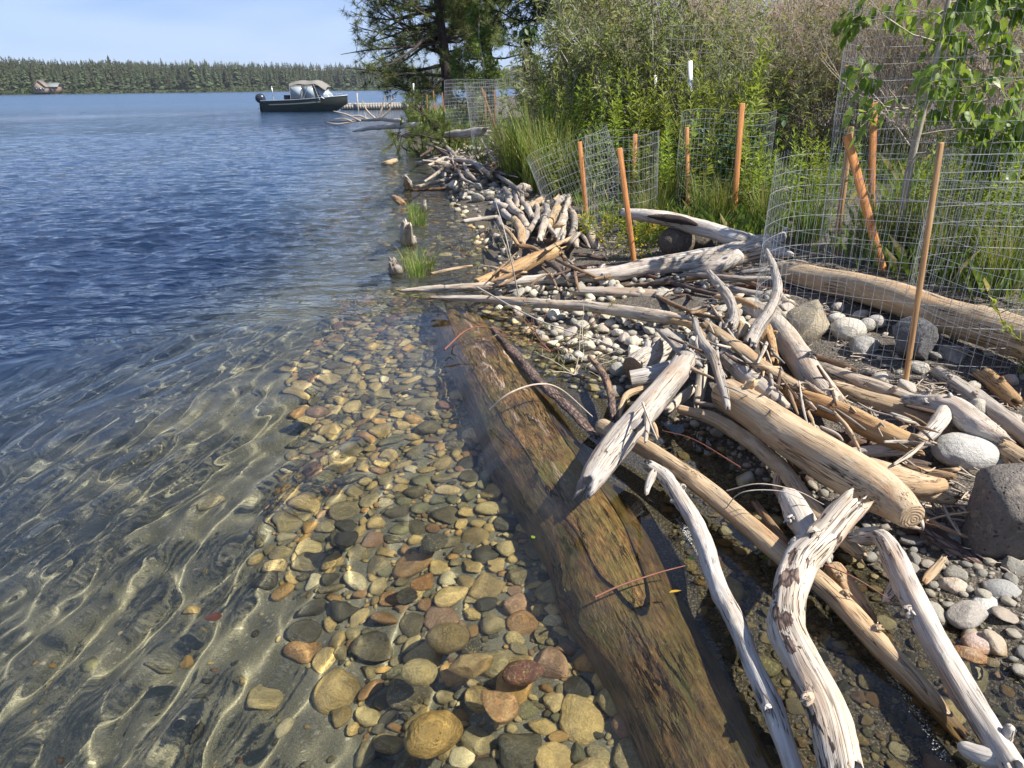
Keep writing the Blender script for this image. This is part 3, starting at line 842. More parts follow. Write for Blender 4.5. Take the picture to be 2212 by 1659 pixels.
# wet stones of the little pool behind the log
B5 = [(1380, 900), (1560, 900), (1900, 1120), (2300, 1240), (2300, 1750), (1600, 1750), (1500, 1300), (1400, 1000)]
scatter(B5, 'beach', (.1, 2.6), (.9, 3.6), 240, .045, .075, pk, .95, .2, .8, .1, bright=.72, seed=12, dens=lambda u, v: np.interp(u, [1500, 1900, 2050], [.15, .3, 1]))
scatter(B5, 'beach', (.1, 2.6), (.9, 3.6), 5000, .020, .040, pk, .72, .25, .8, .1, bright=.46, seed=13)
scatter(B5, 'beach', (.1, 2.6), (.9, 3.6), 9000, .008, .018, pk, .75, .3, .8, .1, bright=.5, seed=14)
B6 = [(1700, 650), (2000, 700), (2212, 800), (2212, 1000), (2050, 1000), (2000, 900), (1800, 800)]
scatter(B6, 'beach', (1.2, 4), (2, 5.5), 700, .02, .06, pk, .95, .5, 1.0, .5, bright=1.0, seed=15)

def emit_stones(zone, parent, limit=300):
    S = [s for s in STONES if s[7] == zone]
    P = np.array([s[:3] for s in S]); uv, dp = proj(P)
    size = np.array([s[3] for s in S]) / dp
    vis = (uv[:, 0] > -60) & (uv[:, 0] < 2270) & (uv[:, 1] < 1720)
    order = np.argsort(-(size * vis))
    for i in order[:limit]:
        x, y, z, r, k, rot, c, _ = S[i]
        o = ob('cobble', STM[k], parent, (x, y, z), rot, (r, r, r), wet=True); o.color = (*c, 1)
    parts = []; cols = []; rcs = []; rnds = []
    q = np.random.default_rng(77)
    for i in order[limit:]:
        x, y, z, r, k, rot, c, _ = S[i]
        V, F = STLOW[k][2 if size[i] * FPX > 16 else 1]
        Rm = np.array(Matrix.Rotation(rot[2], 3, 'Z') @ Matrix.Rotation(rot[1], 3, 'Y') @ Matrix.Rotation(rot[0], 3, 'X'))
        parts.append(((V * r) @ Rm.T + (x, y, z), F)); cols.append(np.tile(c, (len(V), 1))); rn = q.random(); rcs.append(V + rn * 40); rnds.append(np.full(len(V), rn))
    V, F = merge(parts)
    o = ob('pebbles', mesh('pebbles', V, F, M_STONES, True, {'col': np.concatenate(cols), 'rc': np.concatenate(rcs), 'rnd': np.concatenate(rnds)}), parent, wet=True)
    kind(o, 'stuff')
    print('stones', zone, len(S))
emit_stones('bed', lakebed)
emit_stones('beach', bank)

# named rocks: label, (u, v, z) of the centre, width px, shape, colour
def rock(label, u, v, z, w, seed, sy, sz, planes, cut, col, material=None, rot=(0, 0, 0), nz=.06, hard=.95, name='rock', nf=1.6, sub=4):
    p = G(u, v, z); r = px(w * (.82 if z < -.1 else 1.0), p) / 2
    V, F = rock_shape(seed, sub, 1, sy, sz, planes, cut, nz, nf, hard)
    m = mesh(name, V * r, F, material or M_STONE, True, {'rc': V * 1.0})
    o = ob(name, m, None, p, rot, wet=True); o.color = (*col, 1)
    return tag(o, label, 'rock')
rock('large brown angular block with pits at the right edge of the photo', 2172, 1120, .16, 245, 41, .8, .95, 7, .55, (.165, .145, .125), M_BASALT, (0, .1, .5), .07)
rock('smooth grey oval boulder beside the pitted brown block', 2085, 975, .15, 155, 42, .72, .5, 5, .85, (.30, .31, .32), None, (0, .1, .2))
rock('dark grey jagged boulder inside the wire cage behind the thin stake', 1965, 745, .30, 150, 43, .85, .85, 9, .50, (.12, .12, .125), M_BASALT, (.2, 0, .7), .08)
rock('tan block-shaped rock at the lower left edge of the big wire cage', 1742, 705, .26, 116, 44, .8, 1.0, 7, .46, (.37, .32, .23), M_BASALT, (.1, .25, .35), .03)
rock('pale round stone between the tan block and the jagged boulder', 1832, 712, .26, 76, 45, .9, .72, 3, .95, (.52, .49, .42))
rock('dark smooth stone leaning on the jagged boulder', 1868, 752, .22, 90, 46, .8, .6, 7, .7, (.13, .135, .14), None, (.2, .2, 1))
rock('round pitted lava boulder beneath the hollow bleached log', 1462, 522, .34, 82, 47, .9, .8, 3, .9, (.155, .125, .095), M_BASALT, (0, 0, .4), .04)
rock('second pitted lava boulder in the shade right of the first', 1512, 520, .32, 95, 48, .8, .72, 4, .85, (.12, .10, .08), M_BASALT, (0, 0, 1.4), .05)
rock('small white stone behind the pale round stone', 1806, 690, .27, 34, 49, .9, .8, 6, .7, (.60, .58, .54))
rock('grey rounded stone touching the pale round stone', 1873, 702, .29, 34, 50, .8, .9, 3, .9, (.36, .35, .33))
rock('grey rounded stone in front of the back log inside the cage', 1893, 695, .30, 42, 51, .8, .7, 3, .9, (.33, .32, .31))
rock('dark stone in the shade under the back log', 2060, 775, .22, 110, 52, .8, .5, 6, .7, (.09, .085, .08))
rock('grey wedge-shaped stone standing in the pool at lower right', 2090, 1330, .03, 92, 53, .7, .55, 7, .62, (.21, .185, .165), None, (.1, -.1, .3))
rock('white stone behind the grey wedge-shaped stone', 2128, 1310, .02, 80, 54, .7, .5, 4, .85, (.55, .55, .53), None, (0, 0, .6))
rock('blue-grey smooth cobble above the white stone at lower right', 2165, 1278, .04, 80, 55, .8, .6, 2, .95, (.20, .22, .235))
rock('orange and white cobble below the short broken stick', 2057, 1265, .03, 62, 56, .85, .6, 6, .65, (.46, .34, .25))
rock('pink speckled stone lying in the pool at lower right', 2122, 1392, .0, 85, 57, .7, .45, 4, .8, (.42, .28, .24))
rock('brown wet stone with a shiny top in the pool', 2095, 1420, -.01, 80, 58, .62, .45, 3, .9, (.28, .15, .075), None, (0, 0, -.6))
rock('large banded ochre cobble at the bottom edge under water', 938, 1622, -.2, 165, 61, .75, .6, 5, .8, (.42, .31, .14), None, (0, .1, .4))
rock('large pinkish tan angular cobble near the bottom edge under water', 1075, 1560, -.2, 130, 62, .8, .6, 8, .6, (.40, .26, .17), None, (0, 0, -.5))
rock('wine-red oval cobble under water near the sunken log', 1130, 1490, -.2, 112, 63, .72, .55, 2, .95, (.20, .095, .085), None, (0, 0, .1))
rock('pale cream egg-shaped cobble under water', 908, 1490, -.2, 95, 64, .85, .62, 4, .85, (.52, .46, .30), None, (0, 0, -.4))
rock('tan slab-like cobble under water between the cream and red ones', 1020, 1478, -.21, 125, 65, .62, .5, 7, .62, (.40, .31, .19), None, (0, 0, .2))
rock('large speckled round cobble under water with mottled crust', 970, 1418, -.22, 115, 66, .88, .65, 3, .92, (.28, .235, .145))
rock('dark slate cobble under water at the left of the stone bed', 752, 1215, -.27, 72, 67, .95, .6, 3, .85, (.06, .06, .06), None, (0, 0, 1.2))
rock('white speckled oval stone alone on the sand at the bottom', 625, 1618, -.26, 62, 68, .72, .55, 2, .95, (.62, .61, .55), None, (0, 0, 1.1))
rock('dark grey cobble with a pale crust patch under water', 940, 1215, -.24, 84, 69, .85, .55, 6, .7, (.10, .105, .095), None, (0, 0, .8))
rock('rust-orange rounded cobble under water', 920, 1300, -.23, 78, 70, .8, .6, 6, .7, (.36, .19, .075), None, (0, 0, .8))
rock('dark red small stone alone on the sand', 478, 1395, -.33, 42, 71, .8, .6, 6, .65, (.17, .05, .035))
rock('orange and cream stone alone on the sand left of the stone bed', 412, 1490, -.33, 50, 72, .8, .7, 6, .65, (.42, .29, .14))
rock('mauve oval cobble at the upper edge of the clear shallows', 688, 940, -.28, 76, 73, .75, .6, 2, .95, (.24, .16, .14))
# ------------------------------------------------------------------ driftwood
WC = dict(grey=(.36, .325, .28), white=(.51, .47, .41), pale=(.475, .415, .335), tan=(.46, .345, .215), warm=(.52, .395, .25), brown=(.26, .175, .105), dark=(.11, .075, .058), honey=(.44, .29, .145), red=(.20, .10, .065))
def log_mesh(P, rad, seed=0, seg=20, rough=.10, ends=('broken', 'broken'), knots=3, flat=1.0, twist=0.0, sub=None, groove=.05, wander=.26):
    """P: points, rad: radii -> V, F, gr"""
    P = np.asarray(P, float); rad = np.asarray(rad, float)
    r = np.random.default_rng(seed + 900)
    L = np.linalg.norm(np.diff(P, axis=0), axis=1).sum()
    n = sub or int(np.clip(L / max(rad.mean() * .28, .010), 14, 130))
    Q = spline(np.column_stack([P, rad]), n); C, rr = Q[:, :3], np.maximum(Q[:, 3], .002)
    s = np.concatenate([[0], np.cumsum(np.linalg.norm(np.diff(C, axis=0), axis=1))])
    # wander
    C = C + (rr * wander)[:, None] * np.stack([vnoise(np.stack([s * 3.1 + seed, s * 0 + k, s * 0], -1)) for k in (1.5, 5.5, 9.5)], -1)
    T, N, B = frames(C)
    a = np.linspace(0, 2 * np.pi, seg, endpoint=False)
    ca, sa = np.cos(a + 0), np.sin(a)
    A, S = np.meshgrid(a, s); RRm = np.repeat(rr[:, None], seg, 1)
    q = np.stack([np.cos(A) * 1.1 + seed * 1.7, np.sin(A) * 1.1, S / max(rr.mean(), .01) * .16], -1)
    d = 1 + rough * fbm(q, 3) + .28 * rough * fbm(q * np.array((3.1, 3.1, 4.0)) + 3, 3)
    q2 = np.stack([np.cos(A) * 3.4 + seed, np.sin(A) * 3.4, S / max(rr.mean(), .01) * .10 + 7], -1)
    gv = vnoise(q2); d = d - groove * np.maximum(0, 1 - np.abs(gv) * 6)
    for k in range(knots):
        s0, a0 = r.uniform(.08, .92) * s[-1], r.uniform(0, 6.28); w = rr.mean() * r.uniform(.35, .7)
        da = (np.angle(np.exp(1j * (A - a0)))) * RRm
        e = np.exp(-((S - s0) ** 2 * .5 + da ** 2) / w ** 2)
        d += r.uniform(.10, .26) * e - .22 * np.exp(-((S - s0) ** 2 + da ** 2) / (w * .38) ** 2)
    RRm = RRm * d
    axial = np.zeros_like(RRm)
    for e, (idx, nxt, sg) in zip(ends, ((0, slice(0, 4), -1), (n - 1, slice(n - 4, n), 1))):
        if e == 'broken':
            ax = rr[idx] * (1.5 * vnoise(np.stack([np.cos(a) * 2.3 + seed, np.sin(a) * 2.3, a * 0 + idx], -1)) + .5 * r.normal(0, 1, seg))
            axial[idx] += sg * ax; RRm[idx] *= .80
            axial[1 if idx == 0 else n - 2] += sg * ax * .45; RRm[idx] *= 1 + .25 * vnoise(np.stack([np.cos(a) * 4 + seed, np.sin(a) * 4, a * 0 + 3], -1))
        elif e == 'round':
            RRm[idx] *= .55; RRm[1 if idx == 0 else n - 2] *= .86
        elif e == 'point':
            RRm[idx] *= .15
    tw = twist * s
    ang = a[None] + tw[:, None]
    dirs = np.cos(ang)[..., None] * N[:, None] * flat + np.sin(ang)[..., None] * B[:, None]
    V = C[:, None] + dirs * RRm[..., None] + T[:, None] * axial[..., None]
    gr = np.stack([np.cos(A) * RRm, np.sin(A) * RRm, S + axial], -1)
    i = np.arange(n * seg).reshape(n, seg); j = np.roll(i, -1, 1)
    F = [np.stack([i[:-1], j[:-1], j[1:], i[1:]], -1).reshape(-1, 4)]
    V = V.reshape(-1, 3); gr = gr.reshape(-1, 3)
    caps = []
    for e, idx, sg in ((ends[0], 0, -1), (ends[1], n - 1, 1)):
        if e == 'cut':
            caps.append((idx, sg)); continue
        c = C[idx] + T[idx] * sg * (rr[idx] * (-.25 if e == 'broken' else .15 if e == 'round' else .3))
        V = np.vstack([V, c]); gr = np.vstack([gr, (0, 0, s[idx])]); k = len(V) - 1
        ring, rj = i[idx], j[idx]
        f = np.stack([np.full(seg, k), rj, ring], -1) if sg < 0 else np.stack([np.full(seg, k), ring, rj], -1)
        F.append(f)
    cutinfo = []
    for idx, sg in caps:
        ring = V[i[idx]]; cen = ring.mean(0)
        rings = [ring, cen + (ring - cen) * .93 + T[idx] * sg * rr[idx] * .05, cen + (ring - cen) * .5 + T[idx] * sg * rr[idx] * .05, cen[None] + T[idx] * sg * rr[idx] * .04]
        VV = np.vstack(rings); q = np.arange(3 * seg).reshape(3, seg); qj = np.roll(q, -1, 1)
        f4 = np.stack([q[:-1], qj[:-1], qj[1:], q[1:]], -1).reshape(-1, 4)
        f3 = np.stack([q[2], qj[2], np.full(seg, 3 * seg)], -1)
        if sg < 0: f4 = f4[:, ::-1]; f3 = f3[:, ::-1]
        loc = VV - cen
        cutinfo.append((VV, [f4, f3], np.stack([loc @ N[idx], loc @ B[idx], loc @ T[idx] * 0], -1)))
    return V, F, gr, cutinfo
_seed = [0]
def to_points(pts, w):
    P = np.array([G(u, v, z) for u, v, z in pts])
    w = np.interp(np.linspace(0, 1, len(P)), np.linspace(0, 1, len(w)), w)
    rad = np.array([px(a * .82, p) / 2 for a, p in zip(w, P)])
    return P, rad
def log(label, pts, w, col='grey', bark=0.0, ends=('broken', 'broken'), knots=3, name='driftwood_log', group=None, branches=(), seg=34, rough=.14, cat='driftwood', flat=1.0, bright=1.0, material=None, cutcol=None, groove=.08, twist=0.0):
    """one piece of driftwood; pts = (photo column, photo row, height) along its axis, w = widths in photo pixels"""
    _seed[0] += 1; sd = _seed[0]
    P, rad = to_points(pts, w)
    base = P.mean(0); base[2] = P[:, 2].min()
    V, F, gr, cuts = log_mesh(P - base, rad, sd, seg, rough, ends, knots, flat, twist, groove=groove)
    c = tuple(np.array(WC[col]) * bright)
    o = ob(name, mesh(name, V, F, material or M_WOOD, True, {'gr': gr}), None, base, wet=True)
    o.color = (*c, bark)
    tag(o, label, cat, group)
    for VV, f, g in cuts:
        k = ob('sawn_end', mesh('sawn_end', VV, f, M_CUT, True, {'gr': g}), o, wet=True); k.color = (*(WC[cutcol] if cutcol else tuple(np.array(c) * .8)), 0)
    for bp, bw, be in branches:
        _seed[0] += 1
        P2, r2 = to_points(bp, bw)
        V, F, gr, cuts = log_mesh(P2 - base, r2, _seed[0], 14, rough, be, 1)
        k = ob('branch', mesh('branch', V, F, material or M_WOOD, True, {'gr': gr}), o, wet=True); k.color = (*c, bark)
        for VV, f, g in cuts:
            q = ob('sawn_end', mesh('sawn_end', VV, f, M_CUT, True, {'gr': g}), k, wet=True); q.color = (*tuple(np.array(c) * .8), 0)
    if name in ('driftwood_log', 'driftwood_branch', 'driftwood_root') and seg >= 20:      # snapped-off side twigs
        q = np.random.default_rng(sd + 4000); Q = spline(np.column_stack([P - base, rad]), 40)
        for k_ in range(int(q.integers(0, 3))):
            i_ = int(q.integers(5, 35)); t_ = Q[i_ + 1, :3] - Q[i_ - 1, :3]; t_ /= np.linalg.norm(t_)
            d_ = np.cross(t_, q.normal(0, 1, 3)); d_[2] = abs(d_[2]) + .2; d_ /= np.linalg.norm(d_); r_ = Q[i_, 3]
            S_ = np.array([Q[i_, :3] + d_ * r_ * .6, Q[i_, :3] + d_ * r_ * 1.15 + t_ * r_ * .15, Q[i_, :3] + d_ * r_ * q.uniform(1.15, 1.5) + t_ * r_ * .4])
            V, F, gr, _ = log_mesh(S_, [r_ * .5, r_ * .34, r_ * .24], sd * 7 + k_, 10, .2, ('broken', 'broken'), 0)
            kk = ob('branch_stub', mesh('branch_stub', V, F, material or M_WOOD, True, {'gr': gr}), o, wet=True); kk.color = (*c, bark)
    return o

# the big waterlogged log along the edge
P = np.array([(-.37, 5.08, -.20), (-.22, 4.5, -.205), (-.05, 3.8, -.215), (.14, 3.0, -.225), (.31, 2.4, -.21), (.475, 1.65, -.205), (.565, 1.2, -.20), (.70, .45, -.20)])
V, F, gr, cuts = log_mesh(P, [.235, .255, .26, .25, .232, .190, .172, .165], 3, 48, .022, ('broken', 'broken'), 5, sub=160, groove=.012, wander=.03)
o = ob('sunken_log', mesh('sunken_log', V, F, M_SUNKEN, True, {'gr': gr}), wet=True)
Pb = np.array([G(u, v, z) for u, v, z in ((1062, 705, .035), (1110, 762, .045), (1170, 830, .05), (1225, 880, .05), (1290, 945, .03))])
V, F, gr, _ = log_mesh(Pb, [px(w, p) / 2 for w, p in zip((14, 22, 26, 24, 14), Pb)], 71, 14, .30, ('broken', 'broken'), 4, .5)
k = ob('bark_strip', mesh('bark_strip', V, F, M_WOOD, True, {'gr': gr}), o, wet=True); k.color = (.10, .07, .055, .75)
tag(o, 'big brown waterlogged log lying half under water along the edge of the stone bed', 'log')

log('bleached thin crooked branch lying along the right side of the sunken log', [(1400, 1005, .10), (1440, 1035, .09), (1478, 1092, .08), (1522, 1170, .07), (1550, 1262, .07), (1592, 1352, .07), (1625, 1440, .07), (1668, 1530, .06), (1700, 1620, .04), (1725, 1700, .02)], [30, 42, 44, 46, 50, 54, 52, 62, 52, 54], 'white', .32, ('broken', 'broken'), 5,
    branches=[([(1412, 1022, .10), (1400, 1050, .07), (1396, 1070, .05)], [26, 20, 12], ('broken', 'point')), ([(1470, 1085, .09), (1448, 1082, .08)], [16, 10], ('broken', 'round'))])
log('long straight tan log crossing the pool to the lower right corner', [(1292, 912, .10), (1400, 975, .09), (1500, 1042, .085), (1600, 1125, .075), (1690, 1203, .065), (1790, 1280, .05), (1900, 1395, .03), (1990, 1490, .0), (2070, 1600, -.05)], [40, 46, 50, 54, 58, 60, 62, 64, 48], 'tan', .12, ('round', 'broken'), 4, bright=1.05, groove=.02)
log('thick elbow-shaped pale log at the bottom with flaking bark', [(1842, 1092, .25), (1812, 1122, .235), (1782, 1156, .215), (1745, 1192, .195), (1718, 1225, .18), (1702, 1290, .165), (1702, 1365, .16), (1740, 1450, .15), (1790, 1550, .13), (1828, 1700, .10)], [74, 80, 82, 92, 92, 86, 90, 100, 112, 118], 'pale', .44, ('broken', 'broken'), 4, bright=1.1,
    branches=[([(1735, 1200, .19), (1722, 1180, .20), (1712, 1168, .205)], [80, 62, 40], ('round', 'round'))])
log('bleached knobbly log running down to the lower right corner', [(1852, 1160, .12), (1900, 1163, .15), (1935, 1215, .15), (1962, 1275, .14), (2005, 1360, .12), (2060, 1450, .10), (2120, 1550, .08), (2200, 1680, .05)], [38, 46, 66, 62, 66, 70, 72, 80], 'white', .16, ('broken', 'broken'), 7, rough=.13,
    branches=[([(2170, 1640, .06), (2120, 1632, .05), (2070, 1612, .04)], [56, 46, 34], ('broken', 'round')), ([(1950, 1250, .14), (1928, 1285, .10), (1912, 1300, .07)], [40, 34, 22], ('broken', 'broken')), ([(2170, 1600, .08), (2185, 1568, .13)], [34, 24], ('broken', 'round'))])
log('thick smooth tan log with a sawn end and a side fork in the pile', [(1565, 845, .20), (1640, 900, .21), (1740, 965, .22), (1850, 1030, .23), (1920, 1075, .235), (1972, 1120, .235)], [88, 104, 116, 126, 108, 74], 'warm', 0.0, ('round', 'cut'), 3, rough=.05, groove=.015, seg=28, cutcol='tan',
    branches=[([(1850, 1015, .22), (1930, 1040, .22), (1990, 1050, .22), (2040, 1048, .22)], [80, 84, 64, 34], ('round', 'cut')), ([(1960, 1045, .20), (2010, 1068, .18), (2062, 1080, .16)], [54, 46, 30], ('round', 'broken'))])
log('slim curved honey-coloured branch in front of the thick smooth log', [(1462, 882, .12), (1540, 905, .12), (1620, 955, .12), (1690, 1020, .12), (1740, 1080, .11), (1795, 1142, .09), (1858, 1198, .06)], [24, 34, 38, 42, 44, 42, 30], 'tan', 0, ('point', 'broken'), 3, bright=1.0, branches=[([(1690, 1015, .12), (1680, 1060, .08), (1720, 1110, .04)], [26, 22, 14], ('round', 'broken'))])
log('grey weathered log propped across the sunken log with its butt over the water', [(1262, 1058, .13), (1290, 1015, .16), (1345, 945, .20), (1400, 878, .24), (1478, 786, .285)], [50, 72, 76, 70, 54], 'grey', 0, ('broken', 'broken'), 4, bright=1.2, rough=.12, groove=.07,
    branches=[([(1395, 880, .25), (1398, 925, .30), (1394, 955, .30)], [18, 14, 10], ('round', 'broken'))])
log('pale sawn log end lying on the pebbles left of the pile', [(1368, 798, .12), (1410, 775, .14), (1450, 752, .16)], [72, 70, 58], 'white', 0, ('cut', 'round'), 2, cutcol='brown', rough=.06)
log('pale short log lying against the sawn log end', [(1360, 822, .08), (1400, 815, .10), (1450, 802, .12), (1478, 792, .13)], [50, 52, 50, 44], 'white', 0, ('cut', 'round'), 2, cutcol='brown', rough=.06)
log('blunt whitish stub sticking up beside the elbow-shaped log', [(1698, 1062, .16), (1720, 1100, .13), (1748, 1160, .08), (1775, 1215, .03)], [46, 66, 68, 60], 'white', .1, ('round', 'broken'), 3)
log('tapering grey-tan log dipping into the pool behind the long straight log', [(1790, 1225, .04), (1840, 1290, .02), (1900, 1370, -.03)], [58, 56, 30], 'tan', .22, ('round', 'broken'), 3)
log('short grey bark-flecked log above the thick smooth log', [(1566, 765, .24), (1610, 812, .25), (1655, 850, .25), (1692, 884, .24)], [40, 50, 48, 38], 'grey', .25, ('round', 'broken'), 4, bright=1.15, rough=.13)
log('long brown-tan log right of the thick smooth log, ending near the white root', [(1648, 828, .22), (1730, 862, .24), (1820, 895, .25), (1900, 930, .25), (1985, 962, .24)], [34, 48, 54, 56, 44], 'honey', 0, ('broken', 'broken'), 4, bright=1.05)
log('split brown plank-like piece lying across the top of the pile', [(1525, 700, .30), (1590, 745, .31), (1660, 795, .31), (1730, 838, .30)], [30, 40, 42, 30], 'tan', 0, ('broken', 'broken'), 2, flat=.55, groove=.09, rough=.13, bright=.9)
log('long smooth pale log lying lengthways beside the tan block-shaped rock', [(1612, 662, .22), (1665, 690, .22), (1712, 758, .22), (1755, 818, .21), (1808, 880, .20)], [52, 62, 66, 68, 62], 'pale', 0, ('round', 'broken'), 3, rough=.07, groove=.02)
log('slender curved grey branch rising above the pile', [(1656, 538, .62), (1672, 583, .56), (1676, 625, .49), (1660, 670, .42), (1636, 710, .35), (1618, 748, .30)], [10, 20, 26, 30, 34, 36], 'grey', 0, ('round', 'broken'), 2, bright=1.1, name='driftwood_branch')
log('twisted grey branch standing up left of the slender curved one', [(1530, 586, .50), (1558, 622, .46), (1578, 655, .40), (1586, 688, .34), (1574, 712, .30)], [14, 26, 28, 30, 34], 'grey', .1, ('broken', 'broken'), 4, name='driftwood_branch', bright=1.1, rough=.16)
log('thin crooked stick running down the left flank of the pile', [(1498, 690, .33), (1516, 737, .32), (1544, 777, .31), (1560, 835, .28), (1572, 882, .25)], [16, 22, 26, 24, 14], 'grey', .15, ('broken', 'broken'), 4, name='driftwood_branch')
log('weathered grey slab leaning between the sawn log end and the pile', [(1432, 712, .30), (1470, 750, .29), (1505, 790, .27)], [34, 44, 38], 'grey', 0, ('broken', 'broken'), 2, flat=.45, groove=.08)
log('upright pale stick under the left flank of the pile', [(1512, 752, .24), (1516, 800, .18), (1510, 850, .10), (1506, 885, .05)], [22, 28, 26, 20], 'pale', 0, ('round', 'broken'), 3, name='driftwood_branch')
log('short pale stick angled under the propped grey log', [(1498, 838, .14), (1470, 862, .12), (1440, 888, .10)], [20, 26, 18], 'pale', 0, ('broken', 'broken'), 3, name='driftwood_branch')
log('thin bent stick on the pebbles left of the propped grey log', [(1430, 832, .06), (1360, 850, .05), (1342, 880, .04), (1336, 905, .03)], [20, 18, 16, 12], 'tan', 0, ('broken', 'broken'), 2, name='driftwood_branch')
log('dark bark-covered curved root among the pebbles', [(1272, 770, .10), (1298, 800, .10), (1318, 845, .09), (1326, 905, .05)], [14, 18, 20, 16], 'brown', .6, ('point', 'broken'), 3, name='driftwood_root', bright=1.2)
log('short cut round standing in the middle of the pile', [(1655, 712, .30), (1660, 745, .27), (1668, 790, .22)], [34, 40, 42], 'honey', .1, ('cut', 'broken'), 2, bright=1.0)
log('short knotty billet beside the cut round', [(1608, 704, .30), (1602, 730, .27)], [26, 26], 'tan', 0, ('cut', 'broken'), 3)
log('flat grey log behind the white root, nearest the thin stake', [(1775, 795, .18), (1850, 822, .18), (1930, 848, .18), (2005, 875, .17)], [30, 40, 42, 30], 'pale', 0, ('broken', 'broken'), 3, bright=.9)
log('long brown log running under the white root to the right edge', [(1782, 822, .14), (1860, 858, .14), (1945, 885, .15), (2050, 922, .16), (2150, 965, .16), (2230, 1010, .16)], [30, 50, 58, 64, 66, 60], 'tan', 0, ('broken', 'broken'), 3, bright=.85)
log('white gnarled root with a leg bent down to the left', [(1950, 862, .22), (2000, 870, .25), (2055, 880, .27), (2110, 915, .25), (2168, 948, .22)], [24, 46, 66, 64, 34], 'white', 0, ('broken', 'broken'), 6, rough=.18, groove=.12, name='driftwood_root',
    branches=[([(2045, 885, .26), (2015, 930, .24), (1980, 958, .21), (1910, 972, .18), (1830, 976, .15)], [46, 46, 40, 34, 18], ('round', 'broken')), ([(2060, 890, .26), (2062, 925, .20)], [26, 20], ('round', 'round')), ([(2058, 872, .28), (2052, 850, .34)], [24, 10], ('round', 'point'))])
log('grey log at the right edge below the back log', [(2018, 800, .22), (2090, 845, .21), (2160, 895, .20), (2235, 955, .20)], [34, 44, 46, 44], 'grey', .1, ('round', 'broken'), 3, bright=1.05)
log('short brown rotten log at the right edge', [(2126, 806, .26), (2165, 838, .25), (2200, 872, .22)], [38, 44, 36], 'honey', .15, ('broken', 'broken'), 3, bright=.8, rough=.16)
log('long tan square-edged log lying along the foot of the bank', [(1686, 580, .38), (1780, 602, .38), (1900, 634, .40), (2050, 680, .41), (2212, 728, .42), (2420, 795, .42)], [54, 66, 80, 92, 106, 116], 'warm', 0, ('broken', 'broken'), 3, seg=28, rough=.04, groove=.035, bright=.9, name='back_log')
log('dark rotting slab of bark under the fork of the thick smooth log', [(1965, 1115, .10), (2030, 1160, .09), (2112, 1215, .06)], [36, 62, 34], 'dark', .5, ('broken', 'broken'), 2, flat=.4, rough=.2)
log('short flat chip of pale wood standing between the stones at right', [(2035, 1210, .09), (2012, 1238, .06), (1996, 1258, .05)], [20, 24, 16], 'tan', 0, ('broken', 'broken'), 0, flat=.6, name='driftwood_chip')
log('thin dark stick sloping over the stones by the pitted brown block', [(1985, 1110, .14), (2040, 1140, .13), (2108, 1168, .10)], [12, 12, 8], 'brown', .2, ('broken', 'broken'), 2, name='driftwood_stick')
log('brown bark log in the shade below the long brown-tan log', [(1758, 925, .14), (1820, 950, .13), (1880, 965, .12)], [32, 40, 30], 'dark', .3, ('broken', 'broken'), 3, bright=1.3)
log('pale splintered log under the long brown-tan log', [(1690, 890, .18), (1740, 920, .17), (1800, 945, .15)], [20, 30, 24], 'pale', 0, ('broken', 'broken'), 2)
log('thin grey stick under the elbow log pointing at the blunt stub', [(1630, 1085, .0), (1665, 1135, .0), (1700, 1180, .0)], [22, 26, 24], 'brown', .2, ('broken', 'broken'), 2, name='driftwood_stick', bright=1.3)

# bleached snags in the middle distance
log('silver bleached log with a flared root end lying across the beach', [(1075, 612, .12), (1170, 604, .14), (1300, 592, .20), (1420, 576, .25), (1520, 560, .30), (1610, 545, .35), (1665, 536, .38)], [14, 26, 36, 44, 56, 78, 66], 'white', 0, ('broken', 'broken'), 5, bright=1.05, groove=.07,
    branches=[([(1640, 538, .37), (1580, 512, .46), (1480, 480, .52), (1400, 468, .55), (1342, 458, .57)], [56, 48, 44, 36, 18], ('round', 'broken')),
              ([(1640, 540, .37), (1680, 520, .44), (1700, 492, .52)], [50, 36, 12], ('round', 'broken')), ([(1650, 545, .36), (1690, 545, .38), (1712, 552, .38)], [40, 26, 12], ('round', 'broken')),
              ([(1600, 555, .34), (1540, 582, .26), (1470, 598, .18)], [44, 34, 16], ('round', 'broken'))])
log('light grey log end pointing into the water left of the bleached log', [(866, 628, .02), (930, 624, .05), (1000, 622, .08), (1062, 618, .10)], [8, 18, 22, 24], 'pale', .05, ('broken', 'broken'), 3, bright=1.05)
log('long straight grey log reaching from the sunken log over the pebbles', [(930, 642, .10), (1040, 646, .12), (1150, 652, .15), (1250, 660, .17), (1350, 672, .19), (1430, 684, .21), (1490, 696, .22)], [8, 18, 24, 27, 30, 34, 26], 'pale', 0, ('broken', 'broken'), 5)
log('grey splintered log lying between the two long logs', [(1244, 630, .14), (1320, 632, .15), (1400, 634, .16), (1475, 636, .16)], [24, 30, 30, 12], 'grey', 0, ('broken', 'broken'), 4, bright=1.1, groove=.1)
log('brown sawn beam slanting down to the shallow water', [(1032, 612, .10), (1090, 588, .14), (1150, 564, .20), (1205, 540, .25)], [26, 34, 38, 30], 'honey', 0, ('cut', 'broken'), 2, bright=1.05, groove=.06)
snag = [x for x in bpy.data.objects if x.get('label', '').startswith('silver bleached log')][0]
Ph = np.array([D(u, v, 7.1) for u, v in ((1392, 470), (1430, 474), (1470, 480), (1500, 489))]) - np.array(snag.location); Ph[:, 1] -= .0
for q_ in range(4):
    uv_ = [(1392, 470, .555), (1430, 474, .54), (1470, 480, .525), (1500, 489, .505)][q_]; Ph[q_] = G(*uv_) - np.array(snag.location) + np.array((0, -.105, .03))
V, F, gr, _ = log_mesh(Ph, [.008, .032, .034, .012], 12, 14, .15, ('point', 'round'), 0)  # solid dark lens laid on the branch in place of an opening
